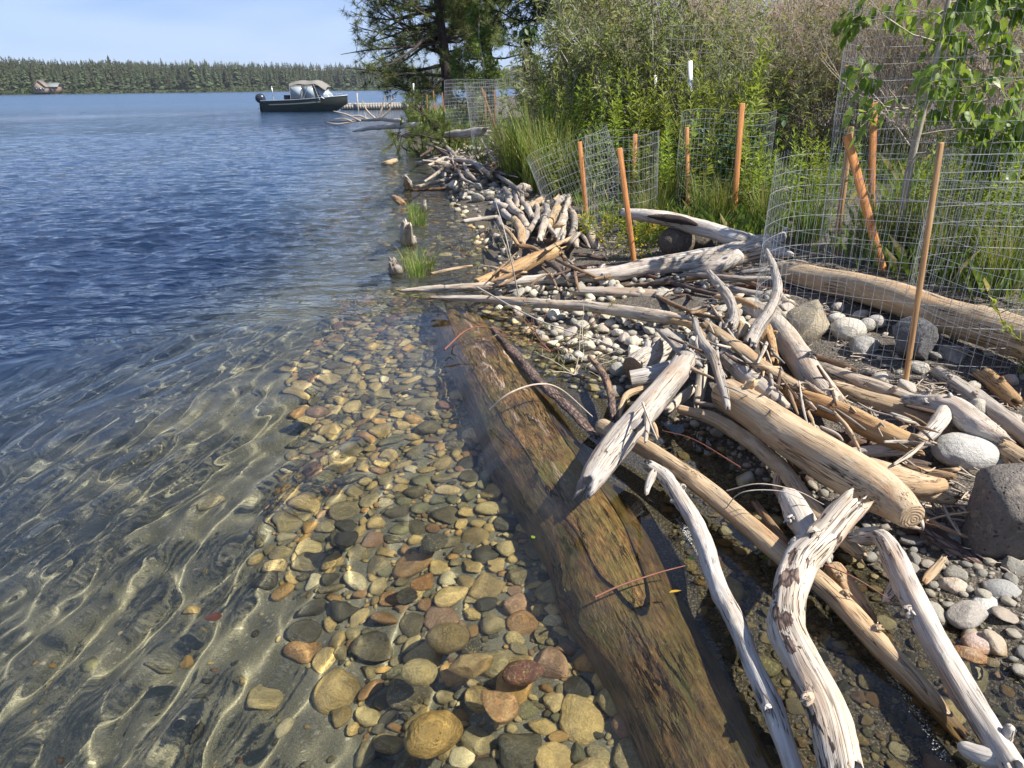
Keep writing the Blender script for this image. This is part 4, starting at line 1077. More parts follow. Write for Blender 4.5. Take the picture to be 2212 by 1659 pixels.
k = ob('hollow', mesh('hollow', V, F, M_WOOD, True, {'gr': gr}), snag); k.color = (.045, .034, .028, .3); k['label'] = 'solid dark lens for the hollow in the upper fork'
rs = np.random.default_rng(55); rs_t = np.random.default_rng(56)
for k, (a, b_, w, c, lab) in enumerate([
    ((1480, 600, .26), (1640, 616, .30), 16, 'brown', 'brown stick under the root flare of the bleached log'),
    ((1540, 612, .22), (1690, 640, .26), 20, 'grey', 'grey stick pointing at the foot of the wire cage'),
    ((1440, 606, .20), (1560, 640, .22), 14, 'dark', 'dark stick crossing behind the twisted branch'),
    ((1500, 622, .20), (1700, 628, .28), 13, 'red', 'reddish stick lying level behind the pile'),
    ((1560, 650, .22), (1690, 655, .26), 18, 'pale', 'pale stick resting on the stones left of the cage'),
    ((1480, 590, .28), (1690, 600, .34), 15, 'grey', 'grey stick along the foot of the flared root'),
    ((1350, 618, .15), (1500, 608, .22), 12, 'brown', 'brown stick in front of the bleached log'),
    ((1545, 640, .24), (1640, 668, .26), 17, 'honey', 'honey-coloured stick beside the long smooth pale log'),
    ((1600, 590, .32), (1695, 575, .36), 16, 'grey', 'grey stick under the root prongs by the cage'),
    ((1420, 640, .16), (1560, 690, .22), 14, 'brown', 'brown stick at the top of the pebble patch'),
    ((1690, 660, .24), (1850, 700, .24), 15, 'brown', 'brown stick at the foot of the back log inside the cage'),
    ((1900, 1000, .10), (2060, 1030, .12), 30, 'brown', 'brown bark strip under the grey oval boulder'),
    ((1880, 985, .12), (1990, 965, .14), 14, 'tan', 'thin tan stick in front of the white root leg'),
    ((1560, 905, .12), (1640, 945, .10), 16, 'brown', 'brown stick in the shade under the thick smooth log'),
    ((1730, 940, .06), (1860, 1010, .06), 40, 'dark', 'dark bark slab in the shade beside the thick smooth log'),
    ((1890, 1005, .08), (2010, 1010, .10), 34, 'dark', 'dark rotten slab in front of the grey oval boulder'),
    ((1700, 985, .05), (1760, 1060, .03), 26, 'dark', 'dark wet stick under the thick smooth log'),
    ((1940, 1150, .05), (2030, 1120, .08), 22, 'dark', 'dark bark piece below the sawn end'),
    ((1655, 640, .26), (1700, 690, .24), 14, 'grey', 'grey stick leaning at the tan block-shaped rock'),
    ((1440, 690, .2), (1530, 705, .24), 18, 'honey', 'honey stick below the end of the long straight log'),
    ((1560, 690, .24), (1600, 660, .28), 16, 'tan', 'short tan stick beside the twisted grey branch'),
    ((1760, 770, .2), (1850, 800, .2), 18, 'brown', 'brown root behind the flat grey log'),
    ((1810, 985, .12), (1900, 1005, .12), 20, 'pale', 'pale splinter under the white root leg'),
    ((1700, 900, .13), (1800, 990, .10), 30, 'brown', 'brown log deep between the two thick logs'),
    ((1500, 870, .10), (1560, 880, .12), 14, 'pale', 'pale peg at the head of the thick smooth log'),
    ((1330, 590, .15), (1420, 600, .2), 10, 'red', 'thin reddish stem along the silver log'),
    ((1405, 905, .05), (1420, 945, .02), 12, 'tan', 'small tan stick at the butt of the long straight log')]):
    m = ((a[0] + b_[0]) / 2 + rs.normal(0, 6), (a[1] + b_[1]) / 2 + rs.normal(0, 4), (a[2] + b_[2]) / 2 + .01)
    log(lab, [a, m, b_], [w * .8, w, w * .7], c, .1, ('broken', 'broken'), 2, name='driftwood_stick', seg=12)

# thin sticks that fill the gaps of the tangle
TANGLE = [([(1400, 590), (1700, 590), (1720, 660), (1560, 690), (1420, 660)], 34, .16, 'behind the pile', (.2, .45)), ([(1480, 700), (1640, 690), (1700, 800), (1760, 900), (1600, 860), (1500, 800)], 34, .28, 'under the left flank of the pile', (.9, .6)),
          ([(1700, 800), (1900, 850), (2050, 900), (2000, 990), (1850, 980), (1720, 900)], 30, .25, 'under the long brown-tan log', (.5, .4)), ([(1880, 960), (2060, 990), (2080, 1120), (2000, 1180), (1900, 1060)], 20, .12, 'beside the pitted brown block', (.5, .6)),
          ([(2000, 820), (2212, 880), (2212, 980), (2080, 930)], 12, .14, 'at the right edge below the back log', (.6, .4)), ([(1080, 560), (1330, 560), (1330, 600), (1100, 610)], 16, .17, 'behind the silver bleached log', (.1, .5)), ([(930, 305), (1060, 290), (1100, 395), (1000, 385), (940, 350)], 34, .28, 'on the far pebbles below the pine boughs', (.1, .5))]
for poly, n_, zb, where, (am_, asd) in TANGLE:
    pts_ = np.array(poly); got = 0
    while got < n_:
        u_, v_ = rs_t.uniform(pts_[:, 0].min(), pts_[:, 0].max()), rs_t.uniform(pts_[:, 1].min(), pts_[:, 1].max())
        if not inpoly(u_, v_, poly)[0]: continue
        got += 1; a_ = rs_t.normal(am_, asd); ln_ = rs_t.uniform(30, 110); w = rs_t.uniform(5, 13); c = ['grey', 'tan', 'brown', 'pale', 'dark', 'grey'][int(rs_t.integers(6))]
        q0 = (u_ - math.cos(a_) * ln_ / 2, v_ - math.sin(a_) * ln_ / 2, zb + rs_t.uniform(-.03, .08)); q1 = (u_ + math.cos(a_) * ln_ / 2, v_ + math.sin(a_) * ln_ / 2, zb + rs_t.uniform(-.03, .08))
        qm = (u_ + rs_t.normal(0, 5), v_ + rs_t.normal(0, 5), zb + rs_t.uniform(0, .05))
        log('thin weathered stick in the tangle ' + where, [q0, qm, q1], [w * .6, w, w * .5], c, .15, ('broken', 'broken'), 2, name='driftwood_stick', group='thin sticks of the tangle ' + where, seg=9, rough=.16)
# heap of sticks further along the beach
HEAP = [((1098, 428), (1122, 462), 20, 'pale'), ((1122, 462), (1142, 505), 22, 'pale'), ((1112, 475), (1128, 530), 26, 'tan'), ((1135, 440), (1150, 470), 18, 'white'), ((1085, 452), (1120, 480), 20, 'white'),
        ((1160, 445), (1142, 500), 18, 'grey'), ((1185, 462), (1165, 520), 20, 'pale'), ((1205, 448), (1160, 500), 24, 'tan'), ((1222, 455), (1198, 515), 26, 'white'), ((1240, 462), (1232, 512), 18, 'grey'),
        ((1260, 470), (1290, 540), 26, 'pale'), ((1000, 478), (1075, 468), 12, 'grey'), ((1075, 472), (1108, 500), 14, 'grey'), ((1160, 420), (1240, 438), 16, 'brown'), ((1235, 432), (1320, 440), 18, 'brown'),
        ((1196, 432), (1210, 418), 10, 'tan'), ((1150, 515), (1260, 520), 12, 'brown'), ((1205, 520), (1220, 560), 14, 'brown'), ((1085, 490), (1120, 530), 12, 'honey'), ((1248, 505), (1222, 540), 14, 'grey'),
        ((1070, 440), (1100, 452), 24, 'white'), ((1128, 415), (1146, 448), 14, 'grey'), ((1090, 408), (1104, 440), 16, 'grey'), ((1178, 540), (1260, 505), 12, 'tan'), ((1272, 500), (1300, 520), 12, 'brown'), ((1110, 530), (1180, 555), 12, 'brown'), ((1200, 560), (1290, 600), 10, 'brown'), ((1240, 550), (1310, 560), 12, 'dark')]
names_h = {'pale': 'pale', 'tan': 'tan', 'white': 'white', 'grey': 'grey', 'brown': 'brown', 'honey': 'honey-coloured', 'dark': 'dark'}
seen_h = {}
for k, (a, b_, w, c) in enumerate(HEAP):
    z0 = .16 + .05 * (k % 4); z1 = .14 + .05 * ((k + 2) % 3)
    seen_h[c] = seen_h.get(c, 0) + 1
    m = ((a[0] + b_[0]) / 2 + rs.normal(0, 4), (a[1] + b_[1]) / 2 + rs.normal(0, 3), (z0 + z1) / 2 + .02)
    log(names_h[c] + ' driftwood stick in the heap beyond the brown sawn beam', [(*a, z0), m, (*b_, z1)], [w * .85, w, w * .8], c, .12 if k % 3 == 0 else 0, ('broken', 'cut' if k % 4 == 1 else 'broken'), 3, name='driftwood_stick', group=names_h[c] + ' sticks of the driftwood heap', seg=12, rough=.14)
for k in range(26):
    cx_, cy_ = 1090 + 200 * rs.random(), 425 + 95 * rs.random() ; a_ = rs.normal(1.25, .75); ln_ = rs.uniform(22, 48); w = rs.uniform(9, 18)
    c = ['pale', 'white', 'tan', 'grey', 'brown'][int(rs.integers(5))]; z0, z1 = rs.uniform(.10, .30, 2)
    a = (cx_ - math.cos(a_) * ln_ / 2, cy_ - math.sin(a_) * ln_ / 2, z0); b_ = (cx_ + math.cos(a_) * ln_ / 2, cy_ + math.sin(a_) * ln_ / 2, z1); m = (cx_ + rs.normal(0, 5), cy_ + rs.normal(0, 3), (z0 + z1) / 2 + .02)
    log(names_h[c] + ' driftwood stick in the heap beyond the brown sawn beam', [a, m, b_], [w * .8, w, w * .6], c, .2 if k % 3 == 0 else 0, ('broken', 'broken'), 3, name='driftwood_stick', group=names_h[c] + ' sticks of the driftwood heap', seg=12, rough=.2)
# stumps in the water along the edge
def stump(label, pts, w, col, bark=.1, **kw):
    return log(label, pts, w, col, bark, kw.pop('ends', ('broken', 'broken')), 3, name='stump', rough=.22, cat='stump', **kw)
stump('grey broken stump in the water at the near grass tuft', [(862, 598, -.12), (854, 585, .03), (848, 566, .13)], [32, 34, 20], 'grey', .2)
stump('tall white splintered stump standing in the shallows', [(888, 530, -.1), (882, 512, .10), (878, 484, .28)], [44, 38, 26], 'white', .1)
stump('small brown log end floating left of the stumps', [(850, 425, .03), (862, 434, .03), (872, 442, -.02)], [10, 18, 16], 'brown', .1, bright=1.5)
stump('small pale stump next to the grass tussock in the shallows', [(914, 456, -.05), (916, 447, .08), (918, 436, .16)], [16, 17, 9], 'pale')
stump('white stump at the end of a long stick by the far pebbles', [(884, 408, -.05), (881, 397, .15), (876, 382, .33)], [22, 20, 12], 'white')
stump('short pale log end in the water below the fallen pine branches', [(826, 355, .04), (842, 351, .08), (856, 348, .06)], [10, 14, 12], 'tan')
log('pale stick lying from the white stump to the far pebbles', [(900, 404, .06), (960, 390, .12), (1000, 376, .16)], [9, 9, 5], 'pale', 0, name='driftwood_stick', seg=10)
log('dark wet stick just under the pale one at the white stump', [(890, 412, .0), (950, 408, .02), (985, 404, .05)], [8, 9, 6], 'brown', 0, name='driftwood_stick', seg=10)
log('thin tan stick in the shallows beside the near grass tuft', [(930, 592, .06), (975, 582, .09), (1020, 574, .10)], [8, 9, 6], 'tan', 0, name='driftwood_stick', seg=10)
log('grey branch lying on the far pebbles under the fallen pine', [(900, 352, .15), (960, 345, .3), (1020, 352, .35), (1060, 380, .3)], [8, 12, 14, 12], 'grey', 0, name='driftwood_branch', seg=12)
log('thick grey log half hidden behind the fallen pine branches', [(930, 295, .5), (990, 289, .6), (1050, 284, .7)], [12, 20, 24], 'white', 0, seg=14, bright=.8)
log('pale bleached log with a splintered tip reaching into the lake beyond the pine branches', [(762, 284, .12), (800, 277, .3), (850, 273, .4), (910, 270, .5)], [4, 11, 14, 14], 'white', 0, seg=14, bright=1.15)
o = log('bleached dead tree crown lying in the lake below the dock', [(700, 262, .05), (760, 261, .3), (820, 258, .55), (870, 262, .7)], [3, 6, 9, 11], 'pale', 0, seg=10, name='dead_tree', rough=.05)
def limb(parent, pts, w, y):
    P = np.array([D(u, v, y) for u, v in pts]); rad = [px(a, p) / 2 for a, p in zip(w, P)]
    V, F, gr, _ = log_mesh(P - np.array(parent.location), rad, len(parent.children) + 70, 8, .05, ('broken', 'point'), 0)
    k = ob('branch', mesh('branch', V, F, M_WOOD, True, {'gr': gr}), parent); k.color = parent.color
for pts, w in (([(812, 260), (824, 236), (832, 206)], [5, 4, 2]), ([(815, 260), (792, 238), (782, 216)], [4, 3, 1.5]), ([(780, 262), (750, 248), (720, 240)], [4, 3, 1.5]), ([(822, 256), (842, 236), (846, 203)], [4, 3, 1.5]),
               ([(770, 262), (730, 268), (705, 263)], [3, 2, 1]), ([(800, 260), (775, 250), (752, 252)], [4, 3, 1.5]), ([(833, 230), (850, 215), (858, 214)], [3, 2, 1]), ([(790, 260), (788, 240), (800, 225)], [3, 2, 1]), ([(760, 262), (742, 256), (722, 257)], [3, 2, 1])):
    limb(o, pts, [a * 1.15 for a in w], float(o.location[1]))
# ------------------------------------------------------------------ stakes, posts and wire cages
def GT(u, v):                     # where the sight line of a photograph pixel meets the ground
    d = ray(u, v); t = 1.0
    for k in range(4000):
        p = C0 + d * t
        if p[2] <= max(float(terrain(p[0], p[1], False)), -.02): return p
        t *= 1.003
    return p
ORANGE = (.70, .31, .105); CEDAR = (.42, .235, .105)
def stake(label, top, bot, w, col=ORANGE, y=None, lean=0.0, rnd=False, thick=.3, bury=.15):
    b0 = GT(*bot) if y is None else D(*bot, y)
    t0 = D(*top, b0[1] + lean)
    wd = px(w * .88, (b0 + t0) / 2); ax = t0 - b0; L = np.linalg.norm(ax); ax /= L
    xa = np.cross((0, 1.0, 0), ax); xa /= np.linalg.norm(xa); ya = np.cross(ax, xa)
    q = Matrix((tuple(xa), tuple(ya), tuple(ax))).transposed().to_quaternion()
    if rnd:
        V, F = ptube([(0, 0, -bury), (0, 0, L * .5), (0, 0, L - .004), (0, 0, L)], [wd / 2, wd / 2, wd / 2, wd / 2 * .88], 16, True)
    else:
        a, b_ = wd / 2, wd / 2 * thick; e = min(a, b_) * .06
        sec = [(-a + e, -b_), (a - e, -b_), (a, -b_ + e), (a, b_ - e), (a - e, b_), (-a + e, b_), (-a, b_ - e), (-a, -b_ + e)]
        zs = [(-bury - .06, .25), (-bury, 1), (L * .5, 1), (L - .004, 1), (L, .93)]
        V = np.array([(x * k, y_ * k, z) for z, k in zs for x, y_ in sec]); n = 8; m_ = len(zs)
        i = np.arange(m_ * n).reshape(m_, n); j = np.roll(i, -1, 1)
        F = [np.stack([i[:-1], j[:-1], j[1:], i[1:]], -1).reshape(-1, 4), np.array([i[-1]]), np.array([i[0][::-1]])]
    o = ob('wooden_stake', mesh('wooden_stake', V, F, M_STAKE, False), None, b0, None)
    o.rotation_mode = 'QUATERNION'; o.rotation_quaternion = q
    o.color = (*col, 1)
    return tag(o, label, 'stake')
stake('orange-brown stake inside the leaning wire cage', (1252, 306), (1270, 500), 11, lean=.0)
stake('orange stake in front of the hollow bleached log', (1338, 320), (1370, 568), 13)
stake('orange stake behind the one at the hollow log', (1372, 290), (1368, 452), 11)
stake('tall orange stake at the leafy dark bush cage', (1603, 223), (1583, 492), 13)
stake('weathered orange stake at the left side of the dark bush cage', (1484, 275), (1486, 470), 9)
stake('wide orange stake leaning to the left inside the big cage', (1829, 292), (1908, 588), 20, thick=.22)
stake('round tan post crossed by the leaning stake', (1838, 274), (1803, 560), 15, (.46, .28, .12), rnd=True)
stake('upright orange stake behind the leaning one', (1888, 222), (1880, 500), 16, lean=0)
stake('slim tan stake standing nearest in front of the back log', (2033, 308), (1955, 832), 11, (.48, .29, .13), thick=.8)
for lab, t, b_, w in (('thin weathered stake left of the pine trunk', (908, 190), (912, 250), 3), ('thin tan stake below the pine trunk', (936, 196), (940, 262), 3), ('grey-brown stake right of the pine trunk', (985, 195), (988, 268), 3),
                      ('tan stake at the far wire fence', (1008, 190), (1012, 270), 3.4), ('short stake near the sapling in the distance', (1048, 200), (1050, 288), 4), ('tan stake at the near end of the far cage', (1040, 190), (1078, 300), 5),
                      ('slanting stake at the far sapling', (1068, 195), (1070, 300), 4), ('short pale stake left of the farthest cage', (922, 205), (924, 262), 3), ('leaning thin stake between the pine and the farthest cage', (955, 200), (962, 265), 3), ('dark thin stake in front of the farthest cage', (1020, 200), (1024, 280), 3.4)):
    stake(lab, t, b_, w, CEDAR, y=float(np.interp(b_[1], [245, 300], [38, 17])))
def tpost(label, top, mid, bot, w, y):
    t, m_, b0 = D(*top, y), D(*mid, y), D(*bot, y); wd = px(w, m_)
    root = thing('fence_post', label, 'post', None, b0)
    mt = plain('post_dark', (.03, .035, .03), .6, 0, .2, 20); mw = plain('post_white', (.78, .78, .76), .5, 0, .12, 20)
    for nm, a, b_, mm in (('post_shaft', b0 - (0, 0, .3), m_, mt), ('white_tip', m_, t, mw)):
        a = a - b0; b_ = b_ - b0; ax = b_ - a
        sec = np.array([(-.5, -.1), (.5, -.1), (.5, .1), (.12, .1), (.12, .7), (-.12, .7), (-.12, .1), (-.5, .1)]) * wd
        V = np.vstack([np.column_stack([sec, np.zeros(8)]) + a, np.column_stack([sec, np.zeros(8)]) + b_]); i = np.arange(16).reshape(2, 8); j = np.roll(i, -1, 1)
        ob(nm, mesh(nm, V, [np.stack([i[:1], j[:1], j[1:], i[1:]], -1).reshape(-1, 4), np.array([i[1]])], mm, False), root)
tpost('black metal fence post with a white tip among the brush', (1491, 131), (1491, 198), (1490, 330), 9, 9.4)
tpost('second white-tipped post half hidden in the green stems', (1416, 162), (1416, 205), (1416, 300), 6, 11.0)
tpost('small white-tipped post beside the pine trunk', (893, 180), (893, 196), (893, 262), 3, 34)

def cage(label, c, r, h, tilt=(0, 0), hs=.10, vs=.05, wire=.0010, seed=0, sq=1.0, arc=(0, 6.2832), top_bend=0.0):
    root = thing('wire_cage', label, 'cage', 'wire cages round the young plants', c, (tilt[0], tilt[1], 0))
    rr = np.random.default_rng(seed); full = arc[1] - arc[0] > 6.28
    na = 72
    a = np.linspace(arc[0], arc[1], na + 1)
    ph = rr.uniform(0, 6.28, 3)
    def pt(a, z):
        q = r * (1 + .035 * np.sin(2 * a + ph[0] + z * .8) + .02 * np.sin(3 * a + ph[1] - z) + .006 * np.sin(11 * a + ph[2] + z * 3))
        return np.stack([np.cos(a) * q, np.sin(a) * q * sq, z + .012 * np.sin(3 * a + ph[2])], -1)
    nh = int(h / hs) + 1
    for k in range(nh):
        z = np.full(na + 1, k * hs + .01)
        V, F = ptube(pt(a, z), wire * 1.15, 4)
        ob('hoop', mesh('hoop', V, F, M_WIRE), root)
    nv = int((arc[1] - arc[0]) * r / vs)
    for k in range(nv):
        al = arc[0] + (arc[1] - arc[0]) * k / nv
        zz = np.linspace(0, h, 6)
        P_ = pt(np.full(6, al), zz)
        if k % 9 == 4: P_[-1] = P_[-1] + rr.normal(0, .006, 3)
        V, F = ptube(P_, wire, 3)
        ob('upright_wire', mesh('upright_wire', V, F, M_WIRE), root)
    return root
def at_ground(u, v, dz=0.0):
    p = GT(u, v); return (p[0], p[1], p[2] + dz)
CA = D(2015, 340, 4.05)
cage('large wire cage standing over the leaning stake and rocks', (CA[0], CA[1], .17), .80, 1.05, (0, R(-1)), seed=1)
CB = D(2390, 360, 3.7)
cage('wire cage at the right edge in front of the back log', (CB[0], CB[1], .20), .74, 1.05, (0, R(1)), seed=2)
CC = D(1834, 250, 5.2) + np.array((.80, 0, 0)); CC[2] = float(terrain(CC[0], CC[1], False))
cage('tall wire cage round the aspen sapling', (CC[0], CC[1], CC[2] - .02), .80, 2.5, (0, 0), seed=3, hs=.12)
CD = GT(1310, 470)
cage('wire cage leaning over to the left beside the grass clump', (CD[0] - .1, CD[1] + .1, CD[2] - .12), .46, 1.0, (0, R(-22)), seed=4)
CE = GT(1352, 520)
cage('low wire cage with two orange stakes behind the hollow log', (CE[0], CE[1] + .25, CE[2] - .03), .36, 1.02, (0, R(-3)), seed=5)
CF = GT(1560, 470)
cage('wire cage enclosing the dark round-leaved bush', (CF[0], CF[1] + .2, CF[2]), .46, 1.0, (0, 0), seed=6)
CG = GT(1095, 330)
cage('far wire cage left of the green stems', (CG[0], CG[1], CG[2]), .75, 1.5, (0, R(-6)), seed=7, wire=.0016)
CH = GT(1030, 290)
cage('farthest wire cage near the thin sapling', (CH[0], CH[1], CH[2]), .9, 1.5, (0, R(0)), seed=8, wire=.0018, vs=.1)
# wire fence behind the plants
def fence(label, pts, h, y_seed):
    root = thing('wire_fence', label, 'fence', None, pts[0])
    P_ = np.array(pts) - np.array(pts[0])
    for k in range(int(h / .15) + 1):
        q = spline(P_, 24); q[:, 2] += k * .15 + .01 * np.sin(np.arange(24) * 1.3 + k)
        V, F = ptube(q, .0022, 4); ob('line_wire', mesh('line_wire', V, F, M_WIRE), root)
    q = spline(P_, 60)
    for k in range(60):
        V, F = ptube([q[k], q[k] + (0, 0, h)], .0016, 3); ob('stay_wire', mesh('stay_wire', V, F, M_WIRE), root)
fence('square wire fence stretched behind the orange stakes through the brush', [D(1420, 330, 9.6), D(1640, 335, 9.4), D(1900, 360, 8.6), D(2250, 380, 8.0)], 1.5, 1)
# ------------------------------------------------------------------ plants
def leafset(B, Dv, L, W, rng, up=None, droop=.25, shape=4):
    """flat pointed leaves: B base points, Dv directions, L lengths, W widths"""
    n = len(B); Dv = Dv / np.maximum(np.linalg.norm(Dv, axis=1, keepdims=True), 1e-9)
    side = np.cross(Dv, rng.normal(0, .35, (n, 3)) + np.array((0, 0, 1.0)) if up is None else up)
    side /= np.maximum(np.linalg.norm(side, axis=1, keepdims=True), 1e-9)
    nor = np.cross(side, Dv); L = L[:, None]; W = W[:, None] / 2
    if shape == 4:
        V = np.stack([B, B + Dv * L * .42 + side * W + nor * L * .04, B + Dv * L - np.array((0, 0, 1.)) * L * droop, B + Dv * L * .42 - side * W + nor * L * .04], 1)
        k = np.arange(n) * 4; F = np.vstack([np.stack([k, k + 1, k + 2], -1), np.stack([k, k + 2, k + 3], -1)])
        return V.reshape(-1, 3), F, 4
    dz = np.array((0, 0, 1.)) * L * droop
    V = np.stack([B, B + Dv * L * .22 + side * W * .85 + nor * L * .05, B + Dv * L * .58 + side * W * .85 + nor * L * .04 - dz * .35, B + Dv * L - dz, B + Dv * L * .58 - side * W * .85 + nor * L * .04 - dz * .35, B + Dv * L * .22 - side * W * .85 + nor * L * .05, B + Dv * L * .45 - dz * .2], 1)
    k = np.arange(n) * 7
    F = np.vstack([np.stack([k + 6, k + i, k + (i + 1) % 6], -1) for i in range(6)])
    return V.reshape(-1, 3), F[:, ::-1], 7
def leafmesh(name, B, Dv, L, W, rng, m, shape=4, droop=.25, rnd=None):
    V, F, k = leafset(B, Dv, L, W, rng, None, droop, shape)
    rn = np.repeat(rng.random(len(B)) if rnd is None else rnd, k)
    return mesh(name, V, F, m, False, {'rnd': rn})
def twigmesh(name, lines, m, seg=4):
    V, F = merge([ptube(P_, r_, seg) for P_, r_ in lines])
    return mesh(name, V, F, m)
def unit(v): return v / max(np.linalg.norm(v), 1e-9)
def grow(rng, p, d, L, r, level, maxl, out, tips, nb=(3, 5), spread=.6, up=.15, shrink=.6, wob=.12):
    n = 5; P_ = [np.array(p, float)]; dd = unit(np.array(d, float))
    for k in range(n - 1):
        dd = unit(dd + rng.normal(0, wob, 3) + np.array((0, 0, up * .2)))
        P_.append(P_[-1] + dd * L / (n - 1))
    P_ = np.array(P_); out.append((P_, np.linspace(r, r * .55, n)))
    for q in P_[1:]: tips.append((q, dd, level))
    if level < maxl:
        for k in range(int(rng.integers(nb[0], nb[1] + 1))):
            t = rng.uniform(.25, 1); i = min(int(t * (n - 1)), n - 2); f = t * (n - 1) - i
            q = P_[i] * (1 - f) + P_[i + 1] * f
            nd = unit(dd + rng.normal(0, spread, 3) + np.array((0, 0, up)))
            grow(rng, q, nd, L * shrink * rng.uniform(.7, 1.2), r * .55, level + 1, maxl, out, tips, nb, spread, up, shrink, wob)
# --- tall leafy green stems
def goldenrod(seed, n=7, h=1.25, rad=.26):
    r = np.random.default_rng(seed); lines = []; B = []; Dv = []; Ls = []; W = []; rn = []
    for k in range(n):
        x, y = r.normal(0, rad * .6, 2); H = h * r.uniform(.7, 1.1); lx, ly = r.normal(0, .12, 2)
        t = np.linspace(0, 1, 6); P_ = np.stack([x + lx * t ** 2, y + ly * t ** 2, H * t], -1)
        lines.append((P_, np.linspace(.0045, .0018, 6)))
        m = int(85 * H); q = r.uniform(.12, 1, m); a = np.arange(m) * 2.4 + r.uniform(0, 6)
        b_ = np.stack([x + lx * q ** 2, y + ly * q ** 2, H * q], -1)
        el = .25 + .9 * q ** 2 + r.normal(0, .15, m)
        d = np.stack([np.cos(a) * np.cos(el), np.sin(a) * np.cos(el), np.sin(el)], -1)
        B.append(b_); Dv.append(d); Ls.append(np.interp(q, [.1, .5, .9, 1], [.10, .12, .085, .04]) * r.uniform(.7, 1.25, m)); W.append(np.interp(q, [.1, .6, 1], [.020, .021, .010]))
        rn.append(np.clip(q * .65 + r.uniform(-.15, .35, m), 0, 1))
    return twigmesh('stems', lines, M_STEM), leafmesh('leaves', np.concatenate(B), np.concatenate(Dv), np.concatenate(Ls), np.concatenate(W), r, L_GOLD, 4, .2, np.concatenate(rn))
GOLD = [goldenrod(s) for s in range(5)]
def plant(name, label, cat, meshes, loc, rz=0.0, s=1.0, group=None, tilt=(0, 0)):
    t = thing(name, label, cat, group, loc, (tilt[0], tilt[1], rz)); t.scale = (s, s, s) if not hasattr(s, '__len__') else s
    for nm, me in meshes:
        ob(nm, me, t)
    return t
pr = np.random.default_rng(8)
ORD = ['leftmost', 'second from left', 'third from left', 'fourth from left', 'fifth from left', 'sixth from left', 'seventh from left', 'eighth from left', 'ninth from left', 'tenth from left', 'eleventh from left', 'twelfth from left', 'thirteenth from left', 'fourteenth from left', 'fifteenth from left', 'sixteenth from left']
rows = [('front row behind the cages', 470, [(1240, 430), (1290, 420), (1390, 450), (1425, 455), (1460, 462), (1505, 465), (1545, 440), (1625, 470), (1665, 480)], .78),
        ('middle row', 430, [(1500, 365), (1190, 380), (1235, 385), (1275, 380), (1320, 390), (1360, 400), (1405, 405), (1445, 405), (1490, 415), (1530, 415), (1600, 425)], 1.2),
        ('back row', 390, [(1130, 330), (1165, 335), (1205, 340), (1245, 345), (1290, 350), (1345, 352), (1405, 358), (1470, 366), (1550, 375)], 1.4)]
for nm, _, spots, s in rows:
    for k, (u, v) in enumerate(spots):
        p = GT(u + pr.normal(0, 4), v)
        st, lf = GOLD[int(pr.integers(5))]
        plant('leafy_stems', 'clump of tall leafy green stems, %s of the %s' % (ORD[k], nm), 'plant', [('stems', st), ('leaves', lf)], (p[0], p[1], p[2] - .02), pr.uniform(0, 6.28), s * pr.uniform(.9, 1.15), 'tall leafy green stems')
for k, (u, v, s) in enumerate([(1720, 470, .9), (1760, 450, .8), (1985, 500, .7), (2040, 520, .8), (2100, 560, .7), (2160, 580, .8), (2200, 600, .7), (2130, 520, .9), (2060, 470, 1.0), (2190, 530, 1.0)]):
    p = GT(u, v); st, lf = GOLD[int(pr.integers(5))]
    plant('leafy_stems', 'clump of leafy green stems, %s of those behind the back log' % ORD[k], 'plant', [('stems', st), ('leaves', lf)], (p[0], p[1], p[2] - .02), pr.uniform(0, 6.28), s * .8, 'leafy stems behind the back log')
# --- grass
def grass(seed, n=160, h=.75, spread=.22, w=.009, lean=.45, m=None):
    r = np.random.default_rng(seed); Vs = []; Fs = []; rn = []
    a = r.uniform(0, 6.28, n); q = np.sqrt(r.random(n)) * spread; H = h * r.uniform(.45, 1.1, n); le = r.uniform(.1, lean, n) * H; a2 = a + r.normal(0, .7, n)
    k = 5; t = np.linspace(0, 1, k)
    base = np.stack([np.cos(a) * q, np.sin(a) * q, a * 0], -1)
    d = np.stack([np.cos(a2), np.sin(a2), a * 0], -1); sd = np.stack([-np.sin(a2), np.cos(a2), a * 0], -1) * (w * r.uniform(.6, 1.3, n))[:, None]
    pts = base[:, None] + d[:, None] * (le[:, None] * t[None] ** 2)[..., None] + np.array((0, 0, 1.)) * (H[:, None] * (t - .25 * (le / H)[:, None] * t ** 2))[..., None]
    wv = (1 - t ** 2 * .95)[None, :, None] * sd[:, None] / 2
    V = np.stack([pts - wv, pts + wv], 2).reshape(-1, 3)
    b_ = (np.arange(n) * k * 2)[:, None] + np.arange(k - 1)[None] * 2
    F = np.stack([b_, b_ + 1, b_ + 3, b_ + 2], -1).reshape(-1, 4)
    return mesh('blades', V, F, m or L_GRASS, True, {'rnd': np.repeat(np.clip(r.random(n), 0, 1), k * 2)})
GR_TALL = [grass(40 + s, 230, 1.15, .24, .014, .6) for s in range(3)]
GR_SHORT = [grass(50 + s, 170, .38, .16, .006, .8) for s in range(3)]
for k, (u, v, s) in enumerate([(1105, 385, 1.0), (1500, 412, 1.05), (1185, 420, 1.0), (1215, 425, .9), (1130, 398, 1.1), (1170, 400, 1.2)]):
    p = GT(u, v)
    plant('tall_grass', 'bright green tall grass tussock, %s of those spilling onto the driftwood heap' % ORD[k], 'grass', [('blades', GR_TALL[k % 3])], (p[0], p[1], p[2] - .02), pr.uniform(0, 6), s, 'tall grass tussocks')
